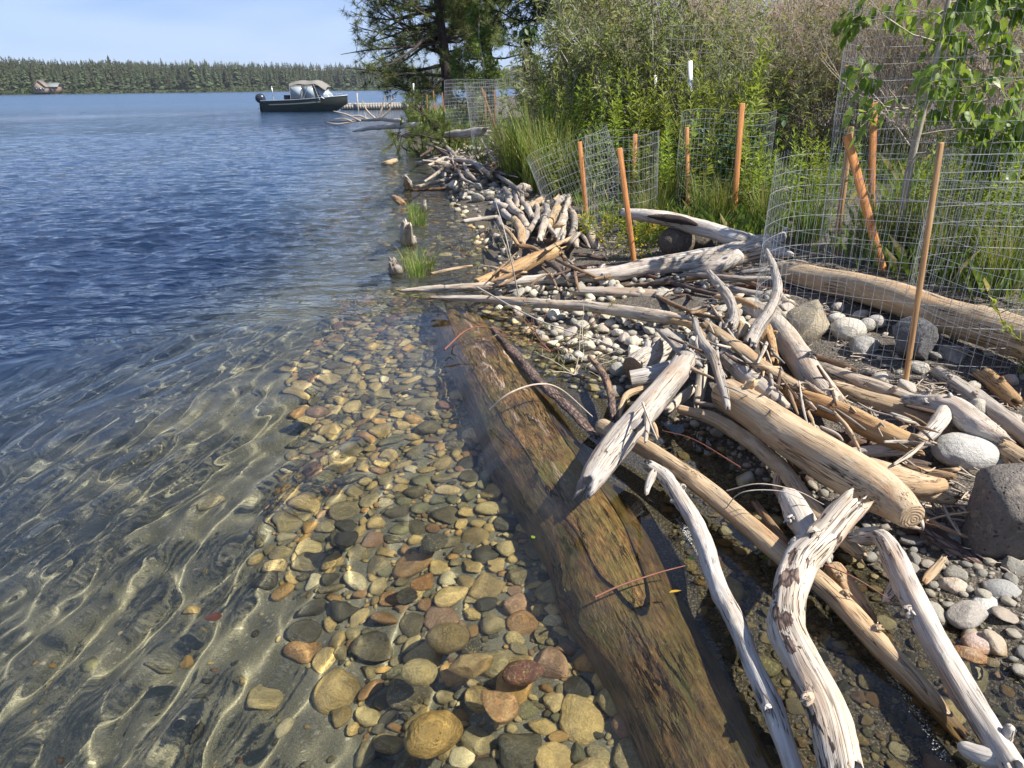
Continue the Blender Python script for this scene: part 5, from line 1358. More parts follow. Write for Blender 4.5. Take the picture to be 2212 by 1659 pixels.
for k, (u, v, s) in enumerate([(1440, 470, .6), (1405, 500, .5), (1520, 480, .5), (1560, 492, .5), (1650, 500, .5), (1745, 520, .5), (1890, 540, .5), (1960, 560, .5), (2030, 590, .55), (2150, 630, .5)]):
    p = GT(u, v)
    plant('grass_tuft', 'green grass tuft on the bank soil, %s behind the logs' % ORD[k], 'grass', [('blades', GR_TALL[k % 3])], (p[0], p[1], p[2] - .02), pr.uniform(0, 6), s, 'grass tufts on the bank')
# low grass and litter covering the bank soil
def bank_points(n, poly, rg, xr=(-1, 6), yr=(3, 16)):
    x = rg.uniform(*xr, n * 4); y = rg.uniform(*yr, n * 4); z = terrain(x, y, False); uv, _ = proj(np.stack([x, y, z], -1))
    ok = inpoly(uv[:, 0], uv[:, 1], poly); P_ = np.stack([x, y, terrain(x, y)], -1)[ok]
    return P_[:n]
rg = np.random.default_rng(88)
BANK = [(1130, 400), (1230, 440), (1330, 500), (1420, 540), (1540, 520), (1690, 545), (1900, 600), (2212, 690), (2260, 300), (1600, 290), (1130, 300)]
P_ = bank_points(26000, BANK, rg); cl = vnoise(P_ * (1.6, 1.6, 0) + 5); P_ = P_[(cl + rg.normal(0, .35, len(P_))) > -.05]; n = len(P_)
a = rg.uniform(0, 6.28, n); H = rg.uniform(.06, .30, n); d = np.stack([np.cos(a), np.sin(a), a * 0], -1); sd = np.stack([-np.sin(a), np.cos(a), a * 0], -1) * .0035
V = np.stack([P_ - sd, P_ + sd, P_ + d * (H * .2)[:, None] + (0, 0, 1) * (H * .6)[:, None] + sd * .6, P_ + d * (H * rg.uniform(.3, .8, n))[:, None] + (0, 0, 1) * H[:, None]], 1).reshape(-1, 3); k = np.arange(n) * 4
FARBANK = [(880, 258), (1010, 258), (1130, 285), (1130, 400), (1090, 400), (1050, 365), (980, 352), (920, 315)]
P2 = bank_points(7000, FARBANK, rg, (-9, 2), (11, 60)); n2 = len(P2); a = rg.uniform(0, 6.28, n2); H2 = rg.uniform(.12, .55, n2) * np.clip(P2[:, 1] / 25, .6, 1.4)
d = np.stack([np.cos(a), np.sin(a), a * 0], -1); sd = np.stack([-np.sin(a), np.cos(a), a * 0], -1) * .009
V = np.vstack([V, np.stack([P2 - sd, P2 + sd, P2 + d * (H2 * .2)[:, None] + (0, 0, 1) * (H2 * .6)[:, None] + sd * .6, P2 + d * (H2 * .5)[:, None] + (0, 0, 1) * H2[:, None]], 1).reshape(-1, 3)]); n = n + n2; k = np.arange(n) * 4
o = ob('bank_grass', mesh('bank_grass', V, [np.stack([k, k + 1, k + 2], -1), np.stack([k, k + 2, k + 3], -1)], L_GRASS, False, {'rnd': np.repeat(rg.random(n), 4)}))
kind(tag(o, 'short green grass growing over the bank soil behind the logs', 'grass'), 'stuff')
LITTER = BANK[:8] + [(2212, 800), (2000, 860), (1780, 790), (1690, 640), (1500, 600), (1380, 585), (1280, 560), (1200, 500), (1130, 440)]
P_ = np.vstack([bank_points(900, FARBANK, rg, (-9, 2), (11, 40)), bank_points(2600, LITTER, rg), bank_points(500, [(1450, 590), (1700, 590), (1720, 660), (1560, 660)], rg), bank_points(500, [(1900, 1050), (2212, 1020), (2212, 1260), (2000, 1200)], rg, (.8, 3), (1.5, 3.2)), bank_points(600, [(1780, 790), (2212, 840), (2212, 1000), (1900, 960)], rg, (.8, 3.5), (2, 4))])
parts = []
for p in P_:
    a = rg.uniform(0, 6.28); L = rg.uniform(.03, .16); d = np.array((math.cos(a), math.sin(a), rg.normal(0, .1))) * L; w = rg.uniform(.0015, .005)
    parts.append(ptube([p + (0, 0, .008), p + d * .5 + (0, 0, .012), p + d + (0, 0, .008)], w, 3))
V, F = merge(parts); o = ob('twig_litter', mesh('twig_litter', V, F, M_TWIG))
kind(tag(o, 'litter of small dry twigs and bark bits on the bank', 'litter'), 'stuff')
for lab, u, v, s in (('short green grass tuft beside the near stump in the shallows', 908, 588, (1.0, 1.0, .62)), ('small grass tuft behind the splintered white stump', 903, 490, .75), ('yellowish little grass tuft by the small pale stump', 894, 465, .5), ('low grass clump hanging over the water edge at the near tuft', 900, 603, .5)):
    p = GT(u, v)
    plant('grass_tuft', lab, 'grass', [('blades', GR_SHORT[int(pr.integers(3))])], (p[0], p[1], .0), pr.uniform(0, 6), s)
# --- shrubs
def shrub(seed, h, nstem, leaf_m, leaf_n, Ll, Ww, twig_m, levels=3, spread=.5, up=.35, rad=.35, nb=(3, 5), droop=.25, r0=.012, lean=.35, shape=4, minlev=1):
    r = np.random.default_rng(seed); out = []; tips = []
    for k in range(nstem):
        a = r.uniform(0, 6.28); d = unit(np.array((math.cos(a) * lean, math.sin(a) * lean, 1)) + r.normal(0, .15, 3))
        grow(r, (math.cos(a) * rad * r.random(), math.sin(a) * rad * r.random(), 0), d, h * r.uniform(.45, .65), r0, 0, levels, out, tips, nb, spread, up)
    res = [('twigs', twigmesh('twigs', out, twig_m, 3))]
    if leaf_n:
        T_ = [t for t in tips if t[2] >= minlev]; idx = r.integers(0, len(T_), leaf_n)
        B = np.array([T_[i][0] for i in idx]) + r.normal(0, .02, (leaf_n, 3)); Dv = np.array([T_[i][1] for i in idx]) * .8 + r.normal(0, .55, (leaf_n, 3))
        res.append(('leaves', leafmesh('leaves', B, Dv, Ll * r.uniform(.6, 1.3, leaf_n), Ww * r.uniform(.7, 1.2, leaf_n), r, leaf_m, shape, droop)))
    return res
SH_WILLOW = [shrub(200 + s, 2.5, 7, L_WILLOW, 4600, .115, .018, M_TWIGGREY, 3, .5, .3) for s in range(3)]
SH_DRY = [shrub(210 + s, 2.6, 14, L_OLIVE, 900, .07, .014, M_TWIG, 3, .45, .3, .5, (4, 6), r0=.009) for s in range(3)]
SH_RUST = [shrub(220 + s, 2.2, 9, L_ORANGE, 6500, .036, .018, M_TWIGGREY, 3, .6, .15, .4, (4, 5), r0=.011) for s in range(2)]
SH_OLIVE = [shrub(230 + s, 2.3, 8, L_OLIVE, 5000, .065, .020, M_TWIG, 3, .55, .2, .4, (3, 5)) for s in range(2)]
SH_ROUND = shrub(240, .95, 9, L_DARK, 900, .055, .045, M_STEM, 2, .6, .3, .2, (3, 4), shape=6, r0=.005, minlev=0)
SPOT = [('grey-green willow shrub above the tall grass', SH_WILLOW, 1250, 300, 12.5, 1.0, 'grey-green willow shrub'), ]
def put(kind_name, label, cat, meshes, u, y, s, group=None):
    p = D(u, 300, y); z = float(terrain(p[0], p[1], False))
    return plant(kind_name, label, cat, meshes, (p[0], p[1], z - .03), pr.uniform(0, 6.28), s, group)
for k, (u, y, s, lab) in enumerate([(1205, 15.5, .78, 'grey-green willow shrub leftmost above the tall grass'), (1275, 12.5, 1.15, 'grey-green willow shrub behind the leaning wire cage'), (1330, 14, 1.35, 'tall willow shrub right of the dark pine boughs'), (1400, 11.8, 1.15, 'willow shrub with a dark bare stem in the middle of the brush'),
                                    (1470, 13, 1.25, 'willow shrub behind the white-tipped post'), (1530, 10.8, .95, 'small willow shrub right of the white-tipped post'), (1620, 9.4, .75, 'narrow-leaved green shrub right of the tall orange stake'), (1700, 9.2, .7, 'narrow-leaved green shrub left of the big cage')]):
    put('willow_shrub', lab, 'shrub', SH_WILLOW[k % 3], u, y, s, 'willow shrubs in the brush')
for k, (u, y, s, lab) in enumerate([(1440, 15, 1.25, 'leftmost tangle of dry brown twigs in the brush'), (1540, 12.5, 1.2, 'tangle of dry brown twigs above the dark bush cage'), (1610, 11.5, 1.15, 'dense dry brown twigs above the tall orange stake'), (1680, 12, 1.25, 'dry brown twigs right of the tall orange stake'),
                                    (1740, 10.2, 1.0, 'dry twigs left of the tall sapling cage'), (1830, 9.4, .9, 'grey dry twigs behind the upright orange stake'), (1950, 8.6, .85, 'grey dry twigs behind the sapling trunk'), (2080, 8.2, .9, 'dry twigs behind the aspen leaves'), (2200, 8.0, .9, 'dry twigs at the right edge behind the cages'), (1360, 16.5, 1.3, 'far tangle of dry twigs behind the willows')]):
    put('dry_brush', lab, 'brush', SH_DRY[k % 3], u, y, s, 'tangles of dry twigs')
for k, (u, y, s, lab) in enumerate([(1770, 11.5, 1.25, 'rust-leaved shrub left of the aspen sapling'), (1870, 10.3, 1.2, 'rust-leaved shrub behind the tall sapling cage'), (1960, 9.8, 1.2, 'orange-tinged shrub behind the aspen leaves'), (1700, 14, 1.35, 'rust-leaved shrub above the dry twigs'), (2090, 9.6, 1.2, 'rust-leaved shrub at the right behind the aspen')]):
    put('rust_shrub', lab, 'shrub', SH_RUST[k % 2], u, y, s, 'rust-leaved shrubs')
for k, (u, y, s, lab) in enumerate([(1225, 18, .75, 'olive shrub with yellowish flowers left in the brush'), (1300, 17, 1.35, 'olive shrub behind the willows'), (1520, 15.5, 1.5, 'olive shrub high behind the dry twigs'), (1620, 14.5, 1.5, 'olive shrub high behind the tall stake'), (1830, 13, 1.6, 'olive shrub high behind the rust-leaved ones'), (1960, 12.5, 1.6, 'olive shrub behind the aspen sapling'),
                                    (2120, 11.5, 1.6, 'olive shrub in the upper right corner'), (2230, 9, 1.2, 'olive shrub at the right edge'), (1500, 21, .5, 'low olive shrub behind the far cage'), (1400, 19, 1.6, 'olive shrub farthest back in the brush')]):
    put('olive_shrub', lab, 'shrub', SH_OLIVE[k % 2], u, y, s, 'olive shrubs in the brush')
p = GT(1560, 455)
plant('round_leaved_bush', 'dark round-leaved bush inside the wire cage', 'bush', SH_ROUND, (p[0], p[1] + .2, p[2]), 1.0, 1.05)
# seedlings with yellow leaves at the orange stake
SH_YEL = shrub(250, .42, 10, L_YELLOW, 320, .06, .018, M_STEM, 1, .5, .3, .18, (2, 3), r0=.003, minlev=0)
for lab, u, v, s in (('low green plant with yellow leaves at the foot of the orange stake', 1340, 560, 1.0), ('low green plant with yellowing leaves right of the orange stake', 1395, 530, .9), ('low leafy plant left of the foot of the orange stake', 1290, 510, 1.0), ('low leafy plant behind the back log inside the big cage', 1905, 560, .8)):
    p = GT(u, v); plant('seedling', lab, 'plant', SH_YEL, (p[0], p[1], p[2] - .01), pr.uniform(0, 6), s)
# thin willow shoots lying over the pebbles
def shoot(seed, n, h, leafn, red=True, lean=.9):
    r = np.random.default_rng(seed); out = []; tips = []
    for k in range(n):
        a = r.uniform(0, 6.28); d = unit(np.array((math.cos(a) * lean, math.sin(a) * lean, .6)))
        grow(r, (0, 0, 0), d, h * r.uniform(.5, 1), .0035, 0, 1, out, tips, (1, 3), .5, -.1, .55)
    idx = r.integers(0, len(tips), leafn)
    B = np.array([tips[i][0] for i in idx]); Dv = np.array([tips[i][1] for i in idx]) + r.normal(0, .5, (leafn, 3))
    return [('twigs', twigmesh('twigs', out, M_TWIGRED if red else M_TWIG, 4)), ('leaves', leafmesh('leaves', B, Dv, .055 * r.uniform(.6, 1.3, leafn), .009 * np.ones(leafn), r, L_WILLOW, 4, .2))]
SHOOT = [shoot(300 + s, 6, .5, 110, s % 2 == 0) for s in range(3)]
for lab, u, v, s in (('thin willow shoots over the pebbles beside the sunken log', 1190, 770, .95), ('thin willow shoots at the head of the pebble patch', 1160, 730, .7), ('grey-green shoots in front of the long straight log', 1290, 690, .6), ('sparse dry shoots at the end of the brown sawn beam', 1110, 605, 1.0), ('willow shoots among the driest pebbles near the dark root', 1240, 820, .8), ('reddish shoots in the shallows left of the brown beam', 1010, 560, .8)):
    p = GT(u, v); plant('willow_shoot', lab, 'plant', SHOOT[int(pr.integers(3))], (p[0], p[1], p[2] + .03), pr.uniform(0, 6), s)
# loose red and brown stems lying over the wood
for k, (lab, pts, w) in enumerate([('long thin reddish stem lying over the pool and pebbles', [(1600, 1010, .16), (1500, 950, .15), (1430, 930, .14)], 3.5), ('thin arched twig bending over the sunken log', [(1058, 885, .06), (1100, 850, .16), (1160, 830, .18), (1210, 840, .10), (1280, 900, .06)], 5), ('thin pale stem slanting across the long straight log', [(1030, 620, .25), (1160, 690, .22), (1290, 735, .14), (1350, 760, .1)], 4.5),
                                   ('wet twig lying across the lower part of the sunken log', [(1285, 1290, .05), (1340, 1265, .06), (1420, 1238, .06), (1480, 1222, .06)], 5), ('thin red twig arching from the honey-coloured branch', [(1570, 1060, .2), (1640, 1045, .26), (1720, 1060, .24), (1780, 1090, .18)], 3), ('thin red twig bending over to the elbow log', [(1560, 1110, .06), (1600, 1065, .2), (1680, 1060, .22), (1740, 1080, .2)], 3),
                                   ('thin brown twig dangling beside the knobbly log', [(1770, 1215, .16), (1850, 1250, .16), (1945, 1310, .1)], 3.5), ('bare twig on the grey propped log', [(1388, 870, .33), (1405, 915, .34), (1420, 950, .3)], 6), ('tall dry grass stalk beside the brown sawn beam', [(1120, 640, .1), (1095, 520, .55), (1072, 440, .75)], 3), ('arched twig over the upper end of the sunken log', [(960, 755, .06), (1010, 712, .12), (1060, 708, .12), (1120, 730, .06)], 4)]):
    P_ = np.array([G(*q) for q in pts]); r_ = px(w, P_.mean(0)) / 2; Q = spline(P_, 24)
    V, F = ptube(Q - P_[0], np.linspace(r_, r_ * .5, 24), 6)
    tag(ob('fallen_twig', mesh('fallen_twig', V, F, [M_TWIGRED, M_TWIG, M_TWIGGREY][k % 3]), None, P_[0], wet=True), lab, 'twig')
# dead pine branch with brown needles beside the tall stake
def needles(B, Dv, n, L, w, r, m, name='needles', fan=.6):
    k = len(B); Bn = np.repeat(B, n, 0); d = np.repeat(Dv, n, 0) + r.normal(0, fan, (k * n, 3)); d /= np.linalg.norm(d, axis=1, keepdims=True)
    s = np.cross(d, r.normal(0, 1, (k * n, 3))); s /= np.maximum(np.linalg.norm(s, axis=1, keepdims=True), 1e-9)
    Ln = L * r.uniform(.6, 1.15, (k * n, 1))
    V = np.stack([Bn - s * w / 2, Bn + s * w / 2, Bn + d * Ln - (0, 0, .12) * Ln], 1).reshape(-1, 3); q = np.arange(k * n) * 3
    rn = np.repeat(np.clip(np.repeat(r.random(k), n) * .7 + r.random(k * n) * .3, 0, 1), 3)
    return mesh(name, V, np.stack([q, q + 1, q + 2], -1), m, False, {'rnd': rn})
r = np.random.default_rng(66)
def dead_branch(lab, a, tuft, y):
    P0 = D(*a, y); tips = [D(*q, y) for q in tuft]
    t = thing('dead_pine_branch', lab, 'branch', None, P0)
    lines = [(spline(np.array([P0 - P0, (q - P0) * .5 + (0, 0, .06), q - P0]), 8), np.linspace(.008, .003, 8)) for q in tips]
    ob('twigs', twigmesh('twigs', lines, M_TWIG, 5), t)
    B = np.concatenate([np.linspace(q - P0, (q - P0) + (0, 0, .10), 6) for q in tips]); Dv = np.tile((0, 0, -1.0), (len(B), 1))
    ob('needles', needles(B, Dv, 60, .24, .004, r, L_DEAD, fan=.22), t)
dead_branch('dead pine branch with hanging brown needles right of the tall stake', (1720, 410), [(1632, 430), (1615, 440), (1648, 425)], 7.0)
dead_branch('small dead pine branch with brown needles left of the tall stake', (1700, 415), [(1560, 430), (1540, 440)], 7.3)
# --- aspen sapling at the right
base = GT(1935, 556)
t = thing('aspen_sapling', 'aspen sapling with a pale leaning trunk and hanging green leaves at right', 'tree', None, base)
top = D(2065, -80, base[1] + .1) - base
tr = spline(np.array([(0, 0, -.1), top * .35 + (-.03, 0, 0), top * .7, top]), 18)
V, F = ptube(tr, np.linspace(px(9.5, base), px(4, base), 18), 14); ob('trunk', mesh('trunk', V, F, M_SAPBARK), t)
r = np.random.default_rng(31); out = []; tips = []
for k in range(17):
    f = r.uniform(.42, .98); q = tr[int(f * 17)]; a = r.uniform(0, 6.28)
    grow(r, q, (math.cos(a) + .25, math.sin(a) * .7, .15), .55, .006, 0, 2, out, tips, (2, 4), .5, .0, .6)
ob('twigs', twigmesh('twigs', out, M_SAPBARK, 4), t)
T_ = tips; idx = r.integers(0, len(T_), 1500)
B = np.array([T_[i][0] for i in idx]) + r.normal(0, .03, (1500, 3)); Dv = np.array([T_[i][1] for i in idx]) * .4 + r.normal(0, .35, (1500, 3)) + (0, 0, -.8)
ob('leaves', leafmesh('leaves', B, Dv, .085 * r.uniform(.6, 1.2, 1500), .05 * r.uniform(.7, 1.15, 1500), r, L_ASPEN, 6, .15), t)
# small leafy shoot poking in at the right edge
p0 = D(2225, 790, 3.2)
t = thing('green_shoot', 'fresh light green shoot at the right edge in front of the back log', 'plant', None, p0)
stem = spline(np.array([(0, 0, -.5), D(2212, 770, 3.2) - p0, D(2170, 705, 3.2) - p0, D(2150, 655, 3.2) - p0]), 14)
V, F = ptube(stem, np.linspace(.004, .0015, 14), 6); ob('stems', mesh('stems', V, F, M_STEM), t)
ii = np.repeat(np.arange(5, 14), 4); B = stem[ii]; Dv = np.tile(unit(stem[-1] - stem[6]), (len(ii), 1)) + r.normal(0, .7, (len(ii), 3))
ob('leaves', leafmesh('leaves', B, Dv, .075 * r.uniform(.6, 1.1, len(ii)), .016 * np.ones(len(ii)), r, L_GOLD, 6, .1, r.uniform(.6, 1, len(ii))), t)
# --- thin sapling in the distance
def tall_sapling(lab, u, y, h, leafn, seed, m=L_BIRCH, Ll=.12, Ww=.075, w=.8):
    p = D(u, 260, y); z = float(terrain(p[0], p[1], False)); r = np.random.default_rng(seed)
    t = thing('young_tree', lab, 'tree', None, (p[0], p[1], z)); out = []; tips = []
    tr = spline(np.array([(0, 0, -.2), (.1, 0, h * .4), (-.05, .05, h * .75), (.05, 0, h)]), 14); out.append((tr, np.linspace(.05, .012, 14)))
    V, F = ptube(*out[0], 8); ob('trunk', mesh('trunk', V, F, M_SAPBARK), t); out = []
    for k in range(int(h * 7)):
        f = r.uniform(.12, 1); a = r.uniform(0, 6.28)
        grow(r, tr[int(f * 13)], (math.cos(a), math.sin(a), .9), w * (1.1 - .7 * f), .012, 0, 1, out, tips, (2, 4), .5, .2)
    ob('twigs', twigmesh('twigs', out, M_TWIG, 3), t)
    idx = r.integers(0, len(tips), leafn); B = np.array([tips[i][0] for i in idx]) + r.normal(0, .06, (leafn, 3)); Dv = r.normal(0, 1, (leafn, 3)) + (0, 0, -.3)
    ob('leaves', leafmesh('leaves', B, Dv, Ll * r.uniform(.6, 1.3, leafn), Ww * r.uniform(.7, 1.2, leafn), r, m, 4, .2), t)
tall_sapling('slender light green sapling right of the big pine', 1042, 24, 3.7, 2600, 71)
tall_sapling('small dark leafy sapling in front of the sky gap', 1142, 20, 2.6, 500, 72, L_DARK, .2, .11, .4)
tall_sapling('light green sapling close beside the pine trunk', 1005, 27, 2.6, 1300, 73)
# --- pines
def pine(name, lab, u, y, h, seed, crown, m, trunk_w, ntuft=1.0, nlen=.30, z=None, dens=26):
    p = D(u, 230, y); z = float(terrain(p[0], p[1], False)) if z is None else z; r = np.random.default_rng(seed)
    t = thing(name, lab, 'tree', None, (p[0], p[1], z))
    tr = spline(np.array([(.1, 0, -.3), (0, 0, h * .25), (-.25, .1, h * .5), (-.1, 0, h)]), 24); rad = np.linspace(trunk_w, trunk_w * .25, 24)
    V, F = ptube(tr, rad, 14); nrm = vnoise(V * 3) * .05; V = V * (1 + nrm[:, None] * 0) + 0
    ob('trunk', mesh('trunk', V, F, M_PINEBARK), t)
    limbs = []; B = []; Dv = []
    for (zf, ang, L, rise, cnt) in crown:
        q = tr[int(np.clip(zf, 0, 1) * 23)]
        d = unit(np.array((math.cos(ang), math.sin(ang), rise)))
        n = 8; P_ = [q]; dd = d
        for k in range(n - 1):
            dd = unit(dd + r.normal(0, .13, 3) + np.array((0, 0, .05))); P_.append(P_[-1] + dd * L / (n - 1))
        P_ = np.array(P_); limbs.append((P_, np.linspace(.05 * L / 3 + .012, .012, n)))
        for k in range(int(cnt * ntuft)):
            f = r.uniform(.22, 1); i = min(int(f * (n - 1)), n - 2); q2 = P_[i]
            sd = unit(dd + r.normal(0, .75, 3) + np.array((0, 0, .1))); l2 = L * r.uniform(.12, .38) * (1.2 - .5 * f)
            q3 = q2 + sd * l2 * .5 + r.normal(0, .05, 3); q4 = q2 + sd * l2 + (0, 0, .08 * l2)
            limbs.append((np.array([q2, q3, q4]), np.array([.014, .010, .006])))
            for e in (q3, (q3 + q4) / 2, q4):
                B.append(e + r.normal(0, .05, 3)); Dv.append(sd)
    ob('limbs', twigmesh('limbs', limbs, M_PINEBARK, 5), t)
    ob('needles', needles(np.array(B), np.array(Dv) * .5, dens, nlen, .022, r, m, fan=.75), t)
    return t
r = np.random.default_rng(91); crown = []
for k in range(74):
    zf = .21 + .40 * r.random() ** 1.1; ang = r.uniform(-1.0, 4.1); L = 4.2 * (1 - .2 * zf) * r.uniform(.45, 1.0)
    if math.cos(ang) < -.2: L *= 1.4
    crown.append((zf, ang, L, r.uniform(-.25, .25) - .15 * (zf < .4), 14))
crown += [(.15, 3.3, 3.0, -.12, 20), (.16, 2.6, 2.6, -.15, 18), (.18, 3.8, 3.2, -.2, 18), (.2, 3.1, 4.2, .15, 20), (.30, 3.2, 4.8, .2, 20), (.15, 3.5, 3.6, -.25, 18)]
pine('pine_tree', 'big ponderosa pine with dense needle clumps standing at the water edge', 965, 36, 11.5, 5, crown, L_PINE, .28, .75, .36, dens=24)
r = np.random.default_rng(92)
crown = [(r.uniform(.36, .62), r.uniform(0, 6.28), r.uniform(1.8, 3.4), r.uniform(-.12, .2), 24) for k in range(54)]
pine('pine_tree', 'dark shaded pine whose boughs hang in at the top centre', 1215, 25, 9.5, 6, crown, L_PINESHADED, .24, .8, .30)
crown = [(r.uniform(.2, .75), r.uniform(0, 6.28), r.uniform(1.5, 3.4), r.uniform(-.3, .15), 18) for k in range(40)]
pine('pine_tree', 'pine seen through the gap right of the big pine', 1062, 44, 9, 7, crown[:22], L_PINE, .2, .8, .34)
# fallen green pine boughs over the shore
def bough(lab, pts, y, seed, nt=22):
    r = np.random.default_rng(seed); P_ = np.array([D(u, v, y + q) for (u, v, q) in pts]); t = thing('fallen_pine_bough', lab, 'branch', None, P_[0]); Q = spline(P_ - P_[0], 16)
    lines = [(Q, np.linspace(.03, .01, 16))]; B = []; Dv = []
    for k in range(nt):
        q = Q[int(r.integers(3, 16))]; d = unit(r.normal(0, 1, 3) + np.array((0, 0, .25)) + (Q[-1] - Q[0]) * .2); e = q + d * r.uniform(.15, .5)
        lines.append((np.array([q, (q + e) / 2 + (0, 0, -.02), e]), np.array([.012, .009, .006])))
        for f in (.7, 1.0): B.append(q + (e - q) * f); Dv.append(d)
    ob('twigs', twigmesh('twigs', lines, M_PINEBARK, 5), t)
    ob('needles', needles(np.array(B), np.array(Dv) * 1.1, 42, .20, .007, r, L_PINE, fan=.55), t)
for k, (lab, pts) in enumerate([('fallen pine bough arching out over the water', [(1000, 330, 0), (940, 300, 0), (880, 290, 0), (850, 300, 0)]), ('fallen pine bough with needles in front of the grey log', [(1010, 335, 0), (985, 300, 0), (950, 270, 0)]), ('fallen pine bough below the pine trunk', [(960, 330, 0), (935, 270, 0), (900, 230, 0)]),
                                ('small fallen pine bough nearest the pebbles', [(1000, 350, 0), (950, 345, 0), (900, 330, 0)]), ('fallen pine bough at the far wire cage', [(1070, 340, 0), (1050, 300, 0), (1030, 260, 0)]), ('bare arching pine bough over the water edge', [(930, 330, 0), (880, 325, 0), (858, 300, 0), (866, 285, 0)])]):
    bough(lab, pts, 17.5 + .4 * k, 400 + k, 34 if k < 5 else 12)
# ------------------------------------------------------------------ dock and boat
yb = float(G(660, 241, 0)[1])
pa, pb = D(735, 232, yb + 3.5), D(905, 232, yb + 3.0)
md = plain('dock_planks', (.52, .46, .37), .8, 0, .2, 3); mdd = plain('dock_float', (.34, .315, .26), .8, 0, .2, 2)
dock = thing('floating_dock', 'low pale floating dock reaching out to the boat', 'dock', None, (pa[0], pa[1], 0))
n = 30
V1, F1 = box(0, 0, 0, .995 * (pb[0] - pa[0]) / n, 2.0, .06); mp_ = mesh('plank', V1, F1, md, False)
V2, F2 = box(0, 0, 0, .999 * (pb[0] - pa[0]) / n, .10, .34); mq_ = mesh('fascia_panel', V2, F2, mdd, False)
for k in range(n):
    x = (pb[0] - pa[0]) * (k + .5) / n
    ob('plank', mp_, dock, (x, 1.0, .46)); ob('fascia_panel', mq_, dock, (x, 0, .24))
V, F = box((pb[0] - pa[0]) / 2, 1.0, .15, pb[0] - pa[0], 1.8, .3); ob('float', mesh('float', V, F, mdd, False), dock)
for x in (1.5, (pb[0] - pa[0]) * .85):
    V, F = ptube([(x, -.15, -1), (x, -.15, 1.3)], .05, 10, True); ob('piling', mesh('piling', V, F, M_TWIGGREY), dock)

mhull = plain('hull_green', (.055, .062, .052), .35, .3, .2, 1.2, 0); malu = plain('boat_aluminium', (.55, .57, .58), .35, .8, .1, 3, 0)
mcan = plain('boat_canvas', (.20, .19, .17), .85, 0, .2, 2.5, .3); mvin = plain('clear_vinyl', (.30, .36, .40), .12, 0, .1, 2, 0)
mmot = plain('outboard_cowl', (.025, .03, .045), .3, 0, .15, 3, 0); mblk = plain('boat_black', (.02, .02, .02), .5, 0, .1, 3, 0); msil = plain('hull_stripe', (.16, .18, .16), .4, .3, .1, 3, 0)
pst, pbw = D(578, 240, yb), D(752, 240, yb - .6)
LB = float(np.linalg.norm((pbw - pst)[:2])); ang = math.atan2(pbw[1] - pst[1], pbw[0] - pst[0])
boat = thing('motorboat', 'dark green aluminium motorboat with a grey canvas top moored at the dock', 'boat', None, (pst[0], pst[1], 0), (R(0), 0, ang))
ns = 26; xs = np.linspace(0, 1, ns); Vh = []
for x in xs:
    bw = 1.08 * (1 - max(0, (x - .45) / .55) ** 2.3); ch = .86 * (1 - max(0, (x - .35) / .65) ** 1.9)
    gz = .80 + .34 * x ** 2; kz = -.32 + .95 * max(0, (x - .62) / .38) ** 2.2; cz = -.02 + .55 * max(0, (x - .4) / .6) ** 1.7
    X_ = x * LB; rake = .0
    sec = [(-bw, gz), (-(bw * .97), gz * .55 + cz * .45), (-ch, cz), (-ch * .5, (cz + kz) / 2 - .02), (0, kz), (ch * .5, (cz + kz) / 2 - .02), (ch, cz), (bw * .97, gz * .55 + cz * .45), (bw, gz)]
    Vh += [(X_ + .35 * max(0, x - .8) * (z_ - .2), y_, z_) for y_, z_ in sec]
Vh = np.array(Vh); i = np.arange(ns * 9).reshape(ns, 9)
F = np.stack([i[:-1, :-1], i[1:, :-1], i[1:, 1:], i[:-1, 1:]], -1).reshape(-1, 4)
ob('hull', mesh('hull', Vh, [F, np.array([i[0]])], mhull), boat)
for s in (0, 8):
    V, F = ptube(Vh[i[:, s]] + (0, 0, .02), .035, 8); ob('gunwale', mesh('gunwale', V, F, malu), boat)
V = np.array([(x * LB, y_ * 1.04 * (1 - max(0, (x - .45) / .55) ** 2.3), .62 + .34 * x * x) for x in xs for y_ in (-1, 1)]); j = np.arange(ns * 2).reshape(ns, 2)
ob('deck', mesh('deck', V, np.stack([j[:-1, 0], j[1:, 0], j[1:, 1], j[:-1, 1]], -1), malu, False), boat)
V = np.array([(x * LB, -1.083 * (1 - max(0, (x - .45) / .55) ** 2.3) - .004, z + .34 * x * x) for x in np.linspace(.1, .72, 12) for z in (.50, .58)]); j = np.arange(24).reshape(12, 2)
ob('hull_stripe', mesh('hull_stripe', V, np.stack([j[:-1, 0], j[1:, 0], j[1:, 1], j[:-1, 1]], -1), msil, False), boat)
# rub strake at the water line
# canvas top
def sheet(rows_):
    A = np.array(rows_, float); a, b_ = A.shape[:2]; k = np.arange(a * b_).reshape(a, b_)
    return A.reshape(-1, 3), np.stack([k[:-1, :-1], k[1:, :-1], k[1:, 1:], k[:-1, 1:]], -1).reshape(-1, 4)
rows_ = []
for x in np.linspace(.36, .80, 14):
    q = (x - .36) / .44; top = 2.12 - .10 * math.cos(q * math.pi * 4) * .4 - .55 * max(0, q - .72) / .28 * (.6) + .1 * math.sin(q * 3)
    rows_.append([(x * LB, y_ * .92, top - .16 * abs(y_) ** 3 - (.10 if abs(y_) > .95 else 0)) for y_ in np.linspace(-1, 1, 9)])
V, F = sheet(rows_); m_ = mesh('canopy', np.vstack([V, V - (0, 0, .03)]), [F, F[:, ::-1] + len(V)], mcan); ob('canopy', m_, boat)
